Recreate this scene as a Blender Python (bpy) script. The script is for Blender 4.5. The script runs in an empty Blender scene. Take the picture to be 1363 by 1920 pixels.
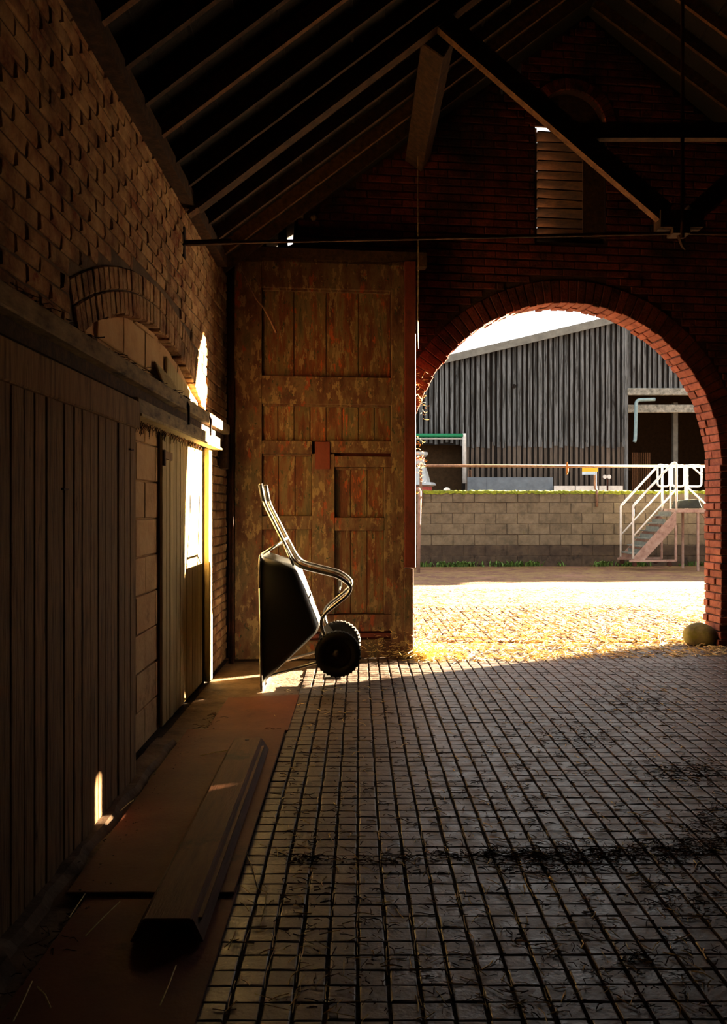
import bpy, bmesh, math, random
from mathutils import Vector, Matrix
R = random.Random(7)
C = bpy.context.scene.collection
sc = bpy.context.scene

# ------------------------------------------------------------------ camera, sky, sun, exposure
H, F, CX, CY = 1.40, 1540.0, 672.0, 952.0      # eye height, focal length in pixels of a 1363x1920 frame, vanishing point
cam = bpy.data.cameras.new('camera')
cam.sensor_fit = 'AUTO'; cam.sensor_width = 36.0
cam.lens = F / 1920 * 36
cam.shift_x = (681.5 - CX) / 1920
cam.shift_y = -(960 - CY) / 1920
cam.clip_start = 0.05; cam.clip_end = 500
camo = bpy.data.objects.new('camera', cam); C.objects.link(camo)
camo.location = (0, 0, H); camo.rotation_euler = (math.pi / 2, 0, 0)
sc.camera = camo

w = bpy.data.worlds.new('sky'); sc.world = w; w.use_nodes = True
bgn = w.node_tree.nodes['Background']
bgn.inputs[0].default_value = (1.0, 0.97, 0.93, 1)
bgn.inputs[1].default_value = 1.9

SUN_TAN = 0.16
sd = Vector((-0.88, -0.475, -SUN_TAN))
sl = bpy.data.lights.new('sun', 'SUN'); sl.energy = 260.0; sl.angle = math.radians(0.55)
sl.color = (1.0, 0.79, 0.50)
so = bpy.data.objects.new('sun', sl); C.objects.link(so)
so.rotation_euler = sd.to_track_quat('-Z', 'Y').to_euler(); so.location = (20, 14, 9)

vs = sc.view_settings
sc.display_settings.display_device = 'sRGB'
vs.view_transform = 'Standard'; vs.look = 'None'; vs.gamma = 1.0; vs.use_curve_mapping = False
vs.exposure = 0.0
sc.cycles.use_denoising = True
sc.cycles.max_bounces = 10; sc.cycles.diffuse_bounces = 7; sc.cycles.glossy_bounces = 4
sc.cycles.sample_clamp_indirect = 12.0

# ------------------------------------------------------------------ helpers
def G(px, py, z=0.0):                 # a point of the floor (height z) that the photograph shows at a pixel
    d = (H - z) * F / (py - CY)
    return Vector(((px - CX) * d / F, d, z))
def P(px, py, d):                     # a point at a known distance
    return Vector(((px - CX) * d / F, d, H + (CY - py) * d / F))
def pix(p):
    return (CX + p[0] / p[1] * F, CY - (p[2] - H) / p[1] * F)
def lin(h):
    c = [int(h[i:i + 2], 16) / 255 for i in (0, 2, 4)]
    return tuple(((x + .055) / 1.055) ** 2.4 if x > .04045 else x / 12.92 for x in c) + (1,)

def mat(name, cols, scale=6.0, stretch=(1, 1, 1), rough=0.8, bump=0.3, bscale=30.0, rnd=0.25, metal=0.0,
        detail=6.0, spec=0.3, pos=None, dist=0.01, patches=None, rrange=None):
    """cols: colours along a noise ramp; patches: (colour, scale, threshold, softness) painted over in blotches"""
    m = bpy.data.materials.new(name); m.use_nodes = True
    nt = m.node_tree; N = nt.nodes; L = nt.links
    b = N['Principled BSDF']
    g = N.new('ShaderNodeNewGeometry'); oi = N.new('ShaderNodeObjectInfo')
    mp = N.new('ShaderNodeMapping'); mp.inputs['Scale'].default_value = stretch
    L.new(g.outputs['Position'], mp.inputs['Vector'])
    n1 = N.new('ShaderNodeTexNoise'); n1.inputs['Scale'].default_value = scale; n1.inputs['Detail'].default_value = detail
    n1.inputs['Roughness'].default_value = 0.65
    L.new(mp.outputs[0], n1.inputs['Vector'])
    cr = N.new('ShaderNodeValToRGB'); el = cr.color_ramp.elements
    k = len(cols)
    ps = pos or [0.32 + 0.36 * i / max(1, k - 1) for i in range(k)]
    el[0].position = ps[0]; el[0].color = lin(cols[0])
    el[1].position = ps[-1]; el[1].color = lin(cols[-1])
    for i in range(1, k - 1):
        e = el.new(ps[i]); e.color = lin(cols[i])
    L.new(n1.outputs['Fac'], cr.inputs[0])
    col = cr.outputs[0]
    for (pc, psn, th, sf, st) in (patches or []):
        mp2 = N.new('ShaderNodeMapping'); mp2.inputs['Scale'].default_value = st
        mp2.inputs['Location'].default_value = (R.random() * 9, R.random() * 9, R.random() * 9)
        L.new(g.outputs['Position'], mp2.inputs['Vector'])
        n2 = N.new('ShaderNodeTexNoise'); n2.inputs['Scale'].default_value = psn; n2.inputs['Detail'].default_value = 7
        n2.inputs['Roughness'].default_value = 0.7
        L.new(mp2.outputs[0], n2.inputs['Vector'])
        mr = N.new('ShaderNodeMapRange'); mr.inputs[1].default_value = th; mr.inputs[2].default_value = th + sf
        L.new(n2.outputs['Fac'], mr.inputs[0])
        mx = N.new('ShaderNodeMix'); mx.data_type = 'RGBA'
        L.new(mr.outputs[0], mx.inputs[0]); L.new(col, mx.inputs[6]); mx.inputs[7].default_value = lin(pc)
        col = mx.outputs[2]
    if rnd:
        ad = N.new('ShaderNodeMath'); ad.operation = 'ADD'
        L.new(g.outputs['Random Per Island'], ad.inputs[0]); L.new(oi.outputs['Random'], ad.inputs[1])
        fr = N.new('ShaderNodeMath'); fr.operation = 'FRACT'; L.new(ad.outputs[0], fr.inputs[0])
        mr = N.new('ShaderNodeMapRange'); mr.inputs[3].default_value = 1 - rnd; mr.inputs[4].default_value = 1 + rnd
        L.new(fr.outputs[0], mr.inputs[0])
        hs = N.new('ShaderNodeHueSaturation'); L.new(col, hs.inputs['Color']); L.new(mr.outputs[0], hs.inputs['Value'])
        col = hs.outputs[0]
    L.new(col, b.inputs['Base Color'])
    b.inputs['Roughness'].default_value = rough; b.inputs['Metallic'].default_value = metal
    b.inputs['Specular IOR Level'].default_value = spec
    if rrange:
        mr = N.new('ShaderNodeMapRange'); mr.inputs[1].default_value = 0.35; mr.inputs[2].default_value = 0.65
        mr.inputs[3].default_value = rrange[0]; mr.inputs[4].default_value = rrange[1]
        L.new(n1.outputs['Fac'], mr.inputs[0]); L.new(mr.outputs[0], b.inputs['Roughness'])
    if bump:
        n3 = N.new('ShaderNodeTexNoise'); n3.inputs['Scale'].default_value = bscale; n3.inputs['Detail'].default_value = 5
        L.new(mp.outputs[0], n3.inputs['Vector'])
        bp = N.new('ShaderNodeBump'); bp.inputs['Strength'].default_value = bump; bp.inputs['Distance'].default_value = dist
        L.new(n3.outputs['Fac'], bp.inputs['Height']); L.new(bp.outputs[0], b.inputs['Normal'])
    return m

V3 = lambda *a: Vector(a)
class MB:
    def __init__(s): s.v = []; s.f = []
    def add(s, vs_, fs_):
        o = len(s.v); s.v += [Vector(p) for p in vs_]; s.f += [tuple(i + o for i in f) for f in fs_]; return s
    def hexa(s, a, b):                # a, b: two matching quads
        return s.add(list(a) + list(b), [(3, 2, 1, 0), (4, 5, 6, 7), (0, 1, 5, 4), (1, 2, 6, 5), (2, 3, 7, 6), (3, 0, 4, 7)])
    def box(s, c, size, rot=None):
        c = Vector(c); x, y, z = [k / 2 for k in size]
        p = [V3(-x, -y, -z), V3(x, -y, -z), V3(x, y, -z), V3(-x, y, -z), V3(-x, -y, z), V3(x, -y, z), V3(x, y, z), V3(-x, y, z)]
        if rot is not None: p = [rot @ q for q in p]
        p = [c + q for q in p]
        return s.hexa(p[:4], p[4:])
    def bar(s, a, b, w_, h_, up=V3(0, 0, 1)):   # a timber from a to b: w_ across, h_ along up
        a = Vector(a); b = Vector(b); d = (b - a).normalized(); sx = d.cross(up).normalized(); u = sx.cross(d)
        q = [sx * i * w_ / 2 + u * j * h_ / 2 for i, j in ((-1, -1), (1, -1), (1, 1), (-1, 1))]
        return s.hexa([a + k for k in q], [b + k for k in q])
    def tube(s, pts, r, n=8, closed=False):
        pts = [Vector(p) for p in pts]; m = len(pts); rings = []; last = None
        for i, p in enumerate(pts):
            if closed: d = pts[(i + 1) % m] - pts[i - 1]
            else: d = pts[min(i + 1, m - 1)] - pts[max(i - 1, 0)]
            d.normalize()
            if last is None:
                up = V3(0, 0, 1) if abs(d.z) < .9 else V3(0, 1, 0); a = d.cross(up).normalized()
            else: a = (last - d * last.dot(d)).normalized()
            last = a; b = d.cross(a); rr = r[i] if isinstance(r, (list, tuple)) else r
            rings.append([p + (a * math.cos(t) + b * math.sin(t)) * rr for t in [2 * math.pi * k / n for k in range(n)]])
        vs_ = [q for g in rings for q in g]; fs_ = []
        for i in range(m if closed else m - 1):
            j = (i + 1) % m
            for k in range(n): fs_.append((i * n + k, i * n + (k + 1) % n, j * n + (k + 1) % n, j * n + k))
        if not closed: fs_ += [tuple(range(n - 1, -1, -1)), tuple((m - 1) * n + k for k in range(n))]
        return s.add(vs_, fs_)
    def lathe(s, prof, o, axis=V3(0, 0, 1), n=24, cap=True):
        o = Vector(o); axis = axis.normalized(); a = axis.orthogonal().normalized(); b = axis.cross(a)
        vs_ = [o + axis * h_ + (a * math.cos(2 * math.pi * k / n) + b * math.sin(2 * math.pi * k / n)) * r for r, h_ in prof for k in range(n)]
        fs_ = [(i * n + k, i * n + (k + 1) % n, (i + 1) * n + (k + 1) % n, (i + 1) * n + k) for i in range(len(prof) - 1) for k in range(n)]
        if cap: fs_ += [tuple(range(n - 1, -1, -1)), tuple((len(prof) - 1) * n + k for k in range(n))]
        return s.add(vs_, fs_)
    def mesh(s, name, m, o, smooth=False):
        me = bpy.data.meshes.new(name); me.from_pydata([p - o for p in s.v], [], s.f)
        bm = bmesh.new(); bm.from_mesh(me); bmesh.ops.recalc_face_normals(bm, faces=bm.faces); bm.to_mesh(me); bm.free()
        if smooth: me.polygons.foreach_set('use_smooth', [True] * len(me.polygons))
        me.materials.append(m); return me
    def build(s, name, m, parent=None, smooth=False, bevel=0, o=None, seg=1, front=None):
        if o is None:
            xs = [p.x for p in s.v]; ys = [p.y for p in s.v]; zs = [p.z for p in s.v]
            o = V3((min(xs) + max(xs)) / 2, (min(ys) + max(ys)) / 2, min(zs) if parent is None else (min(zs) + max(zs)) / 2)
        ob = bpy.data.objects.new(name, s.mesh(name, m, Vector(o), smooth))
        link(ob, o, parent)
        if front is not None: ob.data.materials.append(front); ob.data.polygons[0].material_index = 1
        if bevel:
            b = ob.modifiers.new('bevel', 'BEVEL'); b.width = bevel; b.segments = seg; b.limit_method = 'ANGLE'
        return ob
WORLD = {}
def link(ob, o, parent=None):
    C.objects.link(ob); o = Vector(o); WORLD[ob.name] = o
    if parent is not None: ob.parent = parent; ob.location = o - WORLD[parent.name]
    else: ob.location = o
    return ob
def tag(o, label=None, cat=None, group=None, kind=None):
    if label: o['label'] = label
    if cat: o['category'] = cat
    if group: o['group'] = group
    if kind: o['kind'] = kind
    return o
def thing(name, loc, label, cat, group=None, kind=None):
    o = bpy.data.objects.new(name, None); o.empty_display_size = .1
    link(o, loc); return tag(o, label, cat, group, kind)
def inst(name, me, o, parent, rotz=0.0, rot=None):
    ob = bpy.data.objects.new(name, me); link(ob, o, parent)
    ob.rotation_euler = rot if rot else (0, 0, rotz); return ob
def strand(mb, x, y, z, l, th, az, tilt=.1, bend=.1):
    d = V3(math.cos(az), math.sin(az), 0); s_ = V3(-d.y, d.x, 0)
    a = V3(x, y, z); b = a + d * l * .5 + V3(0, 0, l * tilt * .5) + s_ * l * bend * .5; c = a + d * l + V3(0, 0, l * tilt * .3)
    mb.tube([a, b, c], th, 3)
def smooth_path(pts, r=0.04, n=5):    # round the corners of a polyline
    pts = [Vector(p) for p in pts]; out = [pts[0]]
    for i in range(1, len(pts) - 1):
        a, b, c = pts[i - 1], pts[i], pts[i + 1]
        l1 = min(r, (a - b).length * .45); l2 = min(r, (c - b).length * .45)
        p, q = b + (a - b).normalized() * l1, b + (c - b).normalized() * l2
        for k in range(n + 1):
            t = k / n; out.append(p * (1 - t) ** 2 + b * 2 * t * (1 - t) + q * t * t)
    return out + [pts[-1]]

# ------------------------------------------------------------------ materials
M = {}
M['mortar'] = mat('lime_mortar', ['3a2c20', '6a5138'], 5, rnd=0, bump=.6, bscale=40)
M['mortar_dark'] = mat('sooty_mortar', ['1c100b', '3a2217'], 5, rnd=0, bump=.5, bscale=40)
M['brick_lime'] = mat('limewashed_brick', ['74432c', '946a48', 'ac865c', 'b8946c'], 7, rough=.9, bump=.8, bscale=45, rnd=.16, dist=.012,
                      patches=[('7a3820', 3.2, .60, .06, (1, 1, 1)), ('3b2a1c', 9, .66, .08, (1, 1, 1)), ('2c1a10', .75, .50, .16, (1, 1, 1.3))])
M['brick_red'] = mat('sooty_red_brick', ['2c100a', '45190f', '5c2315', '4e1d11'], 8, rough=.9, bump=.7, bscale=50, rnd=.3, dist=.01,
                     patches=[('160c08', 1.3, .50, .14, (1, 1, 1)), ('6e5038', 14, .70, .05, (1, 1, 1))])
M['brick_jamb'] = mat('clean_red_brick', ['5a3028', '704238', '7d5044'], 9, rough=.9, bump=.7, bscale=50, rnd=.2, dist=.01,
                      patches=[('a07860', 14, .66, .05, (1, 1, 1))])
M['plaster'] = mat('old_render', ['a8805a', 'bd976a', 'c8a578'], 3, rough=.95, bump=.5, bscale=25, rnd=.07, dist=.01,
                   patches=[('6a4a30', 2.5, .6, .1, (1, 1, 1))])
M['board_brown'] = mat('weathered_brown_boards', ['4c3624', '735638', '8a6a46', '6c5134'], 4, (9, 9, .7), rough=.8, bump=.6, bscale=12, rnd=.22, dist=.006,
                       patches=[('2a1b10', 5, .62, .1, (5, 5, .8))])
M['board_pale'] = mat('pale_painted_boards', ['857048', 'a28d5e', 'b49e6e'], 4, (8, 8, .6), rough=.75, bump=.5, bscale=12, rnd=.12, dist=.005,
                      patches=[('4a3823', 4, .64, .1, (5, 5, .7))])
M['rail_paint'] = mat('flaking_rail_paint', ['4a3a28', '7a6648', '94805a'], 6, (3, 1, 3), rough=.75, bump=.5, bscale=25, rnd=.05,
                      patches=[('2b1d13', 5, .6, .06, (2, .8, 2))])
M['door_stile'] = mat('peeling_door_paint', ['32190d', '46291a', '523e28', '403522'], 5, (2, 2, .8), rough=.8, bump=.5, bscale=30, rnd=.1, dist=.006,
                      patches=[('6a5638', 7, .545, .03, (2.2, 2.2, .9)), ('6b2f16', 4, .60, .03, (2, 2, .8)), ('262818', 16, .60, .03, (1.5, 1.5, .9))])
M['door_panel'] = mat('peeling_panel_paint', ['3c1c0e', '522a14', '54442a', '383222'], 4, (3, 3, .5), rough=.8, bump=.5, bscale=30, rnd=.18, dist=.006,
                      patches=[('6a5638', 7, .55, .03, (3, 3, .8)), ('2a2c18', 14, .60, .03, (3, 3, .9)), ('7c3816', 6, .59, .03, (2.5, 2.5, .7))])
M['door_edge'] = mat('oxide_red_strip', ['3a160c', '552012', '4a1c10'], 6, (1, 1, .6), rough=.75, bump=.3, rnd=.05)
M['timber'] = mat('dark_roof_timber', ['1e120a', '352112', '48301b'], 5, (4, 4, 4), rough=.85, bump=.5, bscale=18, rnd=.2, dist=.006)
M['timber_lit'] = mat('lit_roof_timber', ['3a2413', '553820', '674729'], 5, (5, 5, 5), rough=.85, bump=.5, bscale=18, rnd=.12, dist=.006)  # paler copy of the roof timber, with the light on it put into the colour
M['slat'] = mat('dusty_louvre_timber', ['2c1b0e', '43290f', '523619'], 5, (2, 2, 9), rough=.85, bump=.5, bscale=18, rnd=.3, dist=.006)
M['roofing'] = mat('sooty_slate_underside', ['080605', '100c0a'], 4, rough=.9, bump=.4, rnd=.1)
M['iron'] = mat('rusty_iron', ['1a0f0a', '33190f', '4a2616'], 9, rough=.7, bump=.4, bscale=50, rnd=.05, metal=.3)
M['paver'] = mat('worn_stable_paver', ['40342d', '574941', '67584d'], 10, rough=.5, bump=.5, bscale=70, rnd=.08, dist=.004, spec=.5, rrange=(.34, .60),
                 patches=[('33241a', 1.6, .52, .14, (1, 1, 1)), ('2a1b12', 9, .58, .10, (1, 1, 1)), ('85705c', 26, .62, .06, (1, 1, 1))])
M['bedding'] = mat('dirt_filled_joints', ['140c07', '2a1a0f'], 9, rough=.95, bump=.6, bscale=60, rnd=0)
M['concrete'] = mat('dirty_concrete', ['3c2c20', '5c4632', '6e5640'], 5, rough=.85, bump=.5, bscale=35, rnd=.05)
M['ply'] = mat('brown_sheet_board', ['502414', '5f2f1a', '6a381f'], 3, (1, 1, 1), rough=.7, bump=.15, bscale=60, rnd=.08, spec=.2,
               patches=[('34190c', 2.5, .6, .12, (1, 1, 1)), ('2a1a10', 26, .74, .03, (1, 1, 1))])
M['trough'] = mat('grey_brown_plank', ['472816', '5a341e', '683f25'], 4, (6, .6, 6), rough=.7, bump=.3, bscale=30, rnd=.08, spec=.2,
                  patches=[('3c2816', 3, .6, .1, (1, 1, 1)), ('b5a080', 30, .76, .02, (1, 1, 1))])
M['black_tray'] = mat('black_tray_plastic', ['040404', '060606'], 8, rough=.45, bump=.04, bscale=80, rnd=0, spec=.7)
M['galv'] = mat('galvanised_tube', ['8a8782', 'a8a49c'], 12, rough=.3, bump=.05, rnd=0, metal=.9)
M['grip'] = mat('black_rubber_grip', ['101014', '1a1a20'], 20, rough=.45, bump=.2, rnd=0)
M['tyre'] = mat('black_tyre_rubber', ['0f0c0a', '1a1511'], 14, rough=.8, bump=.3, rnd=0)
M['hub'] = mat('dark_wheel_hub', ['160d09', '2a1a12'], 14, rough=.6, bump=.2, rnd=0)
M['straw'] = mat('pale_straw', ['b09050', 'd8bc7c', 'ecd8a0'], 20, rough=.7, bump=0, rnd=.35)
M['debris'] = mat('dark_dung_and_hay', ['1c100a', '3a2314', '5c3c20'], 25, rough=.95, bump=.5, rnd=.3)
M['block'] = mat('concrete_block', ['514839', '665a48', '726552'], 5, rough=.95, bump=.6, bscale=50, rnd=.12, dist=.008,
                 patches=[('5a5238', 3, .6, .1, (1, 1, 1))])
M['block_damp'] = mat('damp_concrete_block', ['30261e', '41352a', '504232'], 4, rough=.9, bump=.6, bscale=50, rnd=.12, dist=.008,
                      patches=[('221b15', 2.5, .56, .1, (1, 1, 1))])
M['moss'] = mat('yellow_green_moss', ['4e5a18', '77801f', '9a9a2c'], 12, rough=.95, bump=.7, bscale=60, rnd=.2)
M['weed'] = mat('weed_leaves', ['30481a', '4a662a', '657c3a'], 12, rough=.7, bump=0, rnd=.3)
M['yard'] = mat('straw_strewn_yard_paving', ['523428', '664536', '735a38', '7d663c'], 3, rough=.85, bump=.8, bscale=18, rnd=0, dist=.03,
                patches=[('8a7040', 9, .56, .06, (1, 1, 1)), ('5c4034', 14, .66, .05, (1, 1, 1)), ('7d5a48', .9, .55, .1, (1, 1, 1))])
M['barn_board'] = mat('silvered_barn_boards', ['222323', '3b3d3d', '63676a', '434646'], 3.5, (4, 4, .18), rough=.85, bump=.5, bscale=10, rnd=.3, dist=.01,
                      patches=[('1c1b1a', 3, .56, .1, (3, 3, .25))])
M['barn_board_low'] = mat('brown_grey_barn_boards', ['38322c', '4e463f', '5f554c'], 3.5, (4, 4, .3), rough=.85, bump=.5, bscale=10, rnd=.22, dist=.01)
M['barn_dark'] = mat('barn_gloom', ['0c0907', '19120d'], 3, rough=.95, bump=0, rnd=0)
M['fibre'] = mat('grey_fibre_cement', ['5c5c57', '72726c'], 4, rough=.9, bump=.2, rnd=.05)
M['lintel'] = mat('mossy_concrete_lintel', ['585852', '7d7d76', '9a998f'], 6, rough=.9, bump=.3, rnd=.05, patches=[('4a4a38', 8, .6, .06, (1, 1, 1))])
M['green'] = mat('green_gutter_paint', ['0a6a45', '0e8055'], 5, rough=.5, bump=0, rnd=0)
M['white'] = mat('white_paint', ['b8b8b6', 'd8d8d6'], 6, rough=.5, bump=.05, rnd=.03)
M['white_tube'] = mat('white_painted_tube', ['c8c6c2', 'e4e2de'], 9, rough=.4, bump=.05, rnd=.03)
M['pipe_blue'] = mat('grey_blue_pipe', ['6a868c', '869ca2'], 8, rough=.5, bump=0, rnd=0)
M['blue_sheet'] = mat('blue_grey_sheet', ['505b66', '64707c'], 4, rough=.6, bump=.1, rnd=.1)
M['rust'] = mat('rusty_steel_pipe', ['5a4234', '7a5a46', '8d6c54'], 8, rough=.8, bump=.3, rnd=.05)
M['pink_steel'] = mat('faded_red_steel', ['7a5e54', '94786c', 'a08a7e'], 8, rough=.7, bump=.2, rnd=.05)
M['tread'] = mat('worn_steel_tread', ['565a54', '787c74'], 8, rough=.7, bump=.3, rnd=.15)
M['dark_rubber'] = mat('dark_rubber_trough', ['1c1f1a', '2c302a'], 8, rough=.8, bump=.3, rnd=0, patches=[('4a4f1c', 6, .6, .08, (1, 1, 1))])
M['silver'] = mat('dull_silver_metal', ['8d959c', 'a8b0b6'], 5, rough=.5, bump=.1, rnd=0, metal=.4)
M['red'] = mat('faded_red_paint', ['7a2a28', '95403a'], 5, rough=.6, bump=.1, rnd=0)
M['yellow'] = mat('yellow_sign_paint', ['c8a020', 'd8b030'], 5, rough=.5, bump=0, rnd=0)
M['sign_blue'] = mat('pale_blue_sign_paint', ['9ab4cc', 'b4c8da'], 5, rough=.5, bump=0, rnd=0)
M['orange'] = mat('orange_cloth', ['9a5a20', 'b87030'], 5, rough=.8, bump=.2, rnd=0)
M['stone'] = mat('mossy_stone', ['4a4230', '66603c', '7a7440'], 6, rough=.95, bump=.6, bscale=25, rnd=0, patches=[('5a5a20', 4, .52, .1, (1, 1, 1))])
M['whitewash'] = mat('dim_back_brick', ['3a2217', '57341f'], 6, rough=.9, bump=.5, rnd=.1)

# ------------------------------------------------------------------ frames of the walls
THETA = math.atan(.115)
CT, ST = math.cos(THETA), math.sin(THETA)
EO = V3(-1.16, 7.70, 0)
def E(u, w_, z):                       # end wall: u along it, w_ outward (away from the room)
    return V3(EO.x + u * CT - w_ * ST, EO.y + u * ST + w_ * CT, z)
def Epx(px, py, w_=0.0):               # (u, z) on the end wall plane w_ behind its face
    k = (px - CX) / F
    u = (k * (EO.y + w_ * CT) - EO.x + w_ * ST) / (CT - k * ST)
    return u, H + (CY - py) / F * E(u, w_, 0).y
XL = -1.23                             # face of the left wall
RX, RZ0, RM = 2.26, 3.60, 0.75         # ridge line, rafter underside at the left wall, slope
def roof_z(x): return RZ0 + RM * ((x + 1.14) if x <= RX else (2 * RX - x + 1.14))
XR = 5.66

def chamfer_brick(mb_or_none, hu, hf, hz, ch=.006, jit=.0025, rr=R):
    """front-chamfered block, local x = along, y = out of the wall, z = up"""
    j = lambda: rr.uniform(-jit, jit)
    back = [V3(x, -hf, z) for x, z in ((-hu, -hz), (hu, -hz), (hu, hz), (-hu, hz))]
    mid = [V3(x + j(), hf - ch, z + j()) for x, z in ((-hu, -hz), (hu, -hz), (hu, hz), (-hu, hz))]
    fr = [V3(x + j(), hf + j(), z + j()) for x, z in ((-hu + ch, -hz + ch), (hu - ch, -hz + ch), (hu - ch, hz - ch), (-hu + ch, hz - ch))]
    fs = [(8, 9, 10, 11)]
    for i in range(4):
        k = (i + 1) % 4
        fs += [(i, k, 4 + k, 4 + i), (4 + i, 4 + k, 8 + k, 8 + i)]
    return back + mid + fr, fs

def courses(u0, u1, z0, z1, bl, bh, joint, forbid, rr=R, minlen=.04):
    """list of (uc, zc, half length, half height)"""
    out = []; k = 0; z = z0
    while z + bh <= z1 + 1e-6:
        zl, zh = z + joint / 2, z + bh - joint / 2
        fb = sorted(forbid(zl, zh))
        u = u0 - (bl / 2 if k % 2 else 0) + rr.uniform(-.012, .012)
        while u < u1:
            a, b = max(u, u0) + joint / 2, min(u + bl, u1) - joint / 2
            segs = [(a, b)]
            for (p, q) in fb:
                ns = []
                for (s, e) in segs:
                    if q <= s or p >= e: ns.append((s, e))
                    else:
                        if p - s > minlen: ns.append((s, p - joint / 2))
                        if e - q > minlen: ns.append((q + joint / 2, e))
                segs = ns
            for (s, e) in segs:
                if e - s > minlen: out.append(((s + e) / 2, (zl + zh) / 2, (e - s) / 2, (zh - zl) / 2))
            u += bl
        z += bh; k += 1
    return out

def lay(parent, bricks, to_world, rotz, hf, m, name, limit, score, stuff_name, proud=0.0, jit=.0025, ch=.006, rr=R, fr_jit=.004):
    """bricks -> up to `limit` objects sharing meshes, the rest one stuff part"""
    sc_ = sorted(bricks, key=lambda b: -score(b))
    cache = {}
    rot = Matrix.Rotation(rotz, 3, 'Z')
    mb = MB(); n = 0
    for b in sc_:
        uc, zc, hu, hz = b
        o = to_world(uc, zc, proud + rr.uniform(-fr_jit, fr_jit))
        if n < limit and score(b) > 0:
            key = (round(hu * 2, 2), rr.randrange(3))
            if key not in cache:
                v, f = chamfer_brick(None, key[0] / 2, hf, hz, ch, jit, rr)
                t = MB(); t.add(v, f); cache[key] = t.mesh(name, m, V3(0, 0, 0))
            inst(name, cache[key], o, parent, rotz); n += 1
        else:
            v, f = chamfer_brick(None, hu, hf, hz, ch, jit, rr)
            mb.add([rot @ p + o for p in v], f)
    if mb.v:
        s = mb.build(stuff_name, m, parent); s['kind'] = 'stuff'
    return n

def plate(mb, outline, holes, front, back):
    """a wall slab with holes; outline/holes are lists of (u,z); front/back map (u,z)->point"""
    for fn in (front, back):
        bm = bmesh.new()
        es = []
        for loop in [outline] + holes:
            vsb = [bm.verts.new((u, 0, z)) for u, z in loop]
            es += [bm.edges.new((vsb[i], vsb[(i + 1) % len(vsb)])) for i in range(len(vsb))]
        bmesh.ops.triangle_fill(bm, edges=es, use_beauty=True)
        bm.verts.index_update()
        mb.add([fn(v.co.x, v.co.z) for v in bm.verts], [tuple(v.index for v in f.verts) for f in bm.faces])
        bm.free()
    for loop in [outline] + holes:
        n = len(loop)
        mb.add([front(*p) for p in loop] + [back(*p) for p in loop], [(i, (i + 1) % n, n + (i + 1) % n, n + i) for i in range(n)])
    return mb

def inframe(p, pad=0):
    if p.y < .3: return False
    x, y = pix(p); return -pad < x < 1363 + pad and -pad < y < 1920 + pad

# ================================================================== STRUCTURE
# ---- floor of stable pavers
floor = MB()
floor.hexa([V3(-1.6, -3, -.012), V3(5.9, -3, -.012), V3(5.9, 9.0, -.012), V3(-1.6, 9.0, -.012)],
           [V3(-1.6, -3, -.2), V3(5.9, -3, -.2), V3(5.9, 9.0, -.2), V3(-1.6, 9.0, -.2)])
floor = floor.build('floor', M['bedding'], o=(0, 0, 0))
tag(floor, 'floor of small square stable pavers with dirt in the joints', 'floor', kind='structure')
PXW, PYW = .0905, .0817
def paver(hx, hy, rr):
    ch, j = .0035, .0012
    jj = lambda: rr.uniform(-j, j)
    a = [V3(x, y, -.02) for x, y in ((-hx, -hy), (hx, -hy), (hx, hy), (-hx, hy))]
    b = [V3(x + jj(), y + jj(), -ch * .45) for x, y in ((-hx, -hy), (hx, -hy), (hx, hy), (-hx, hy))]
    c = [V3(x + jj(), y + jj(), jj() * .8) for x, y in ((-hx + ch, -hy + ch), (hx - ch, -hy + ch), (hx - ch, hy - ch), (-hx + ch, hy - ch))]
    fs = [(8, 9, 10, 11)]
    for i in range(4):
        k = (i + 1) % 4; fs += [(i, k, 4 + k, 4 + i), (4 + i, 4 + k, 8 + k, 8 + i)]
    return a + b + c, fs
tiles = []
for i in range(68):
    for k in range(92):
        x = -.41 + i * PXW; y = 1.55 + k * PYW + (x * .004)
        if y < E(max(0, (x - EO.x) / CT), 0, 0).y + .30: tiles.append((x, y))
def tile_score(t):
    p = V3(t[0], t[1], 0)
    return 1 / t[1] ** 3 if inframe(p, -4) else -1
tiles.sort(key=lambda t: -tile_score(t))
tvar = []
for _ in range(6):
    v, f = paver(PXW / 2 - .0065, PYW / 2 - .003, R); t = MB(); t.add(v, f); tvar.append(t.mesh('paver', M['paver'], V3(0, 0, 0)))
mb = MB()
def ground_z(x, y): return .0
for n, (x, y) in enumerate(tiles):
    o = V3(x + R.uniform(-.002, .002), y + R.uniform(-.0015, .0015), R.uniform(-.0018, .0010))
    if n < 300: inst('paver', tvar[n % 6], o, floor)
    else:
        v, f = paver(PXW / 2 - .0065 + R.uniform(-.001, .001), PYW / 2 - .003, R)
        tx, ty = R.uniform(-.012, .012), R.uniform(-.012, .012)
        mb.add([p + o + V3(0, 0, p.x * tx + p.y * ty) for p in v], f)
s = mb.build('paver_field', M['paver'], floor); s['kind'] = 'stuff'
# smooth concrete strip along the left wall
mb = MB(); nx, ny = 5, 60
for k in range(ny + 1):
    for i in range(nx + 1):
        mb.v.append(V3(-1.20 + .745 * i / nx, 1.2 + 6.6 * k / ny, -.006 + R.uniform(-.004, .003)))
mb.f = [(k * (nx + 1) + i, k * (nx + 1) + i + 1, (k + 1) * (nx + 1) + i + 1, (k + 1) * (nx + 1) + i) for k in range(ny) for i in range(nx)]
mb.build('concrete_strip', M['concrete'], floor)

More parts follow.
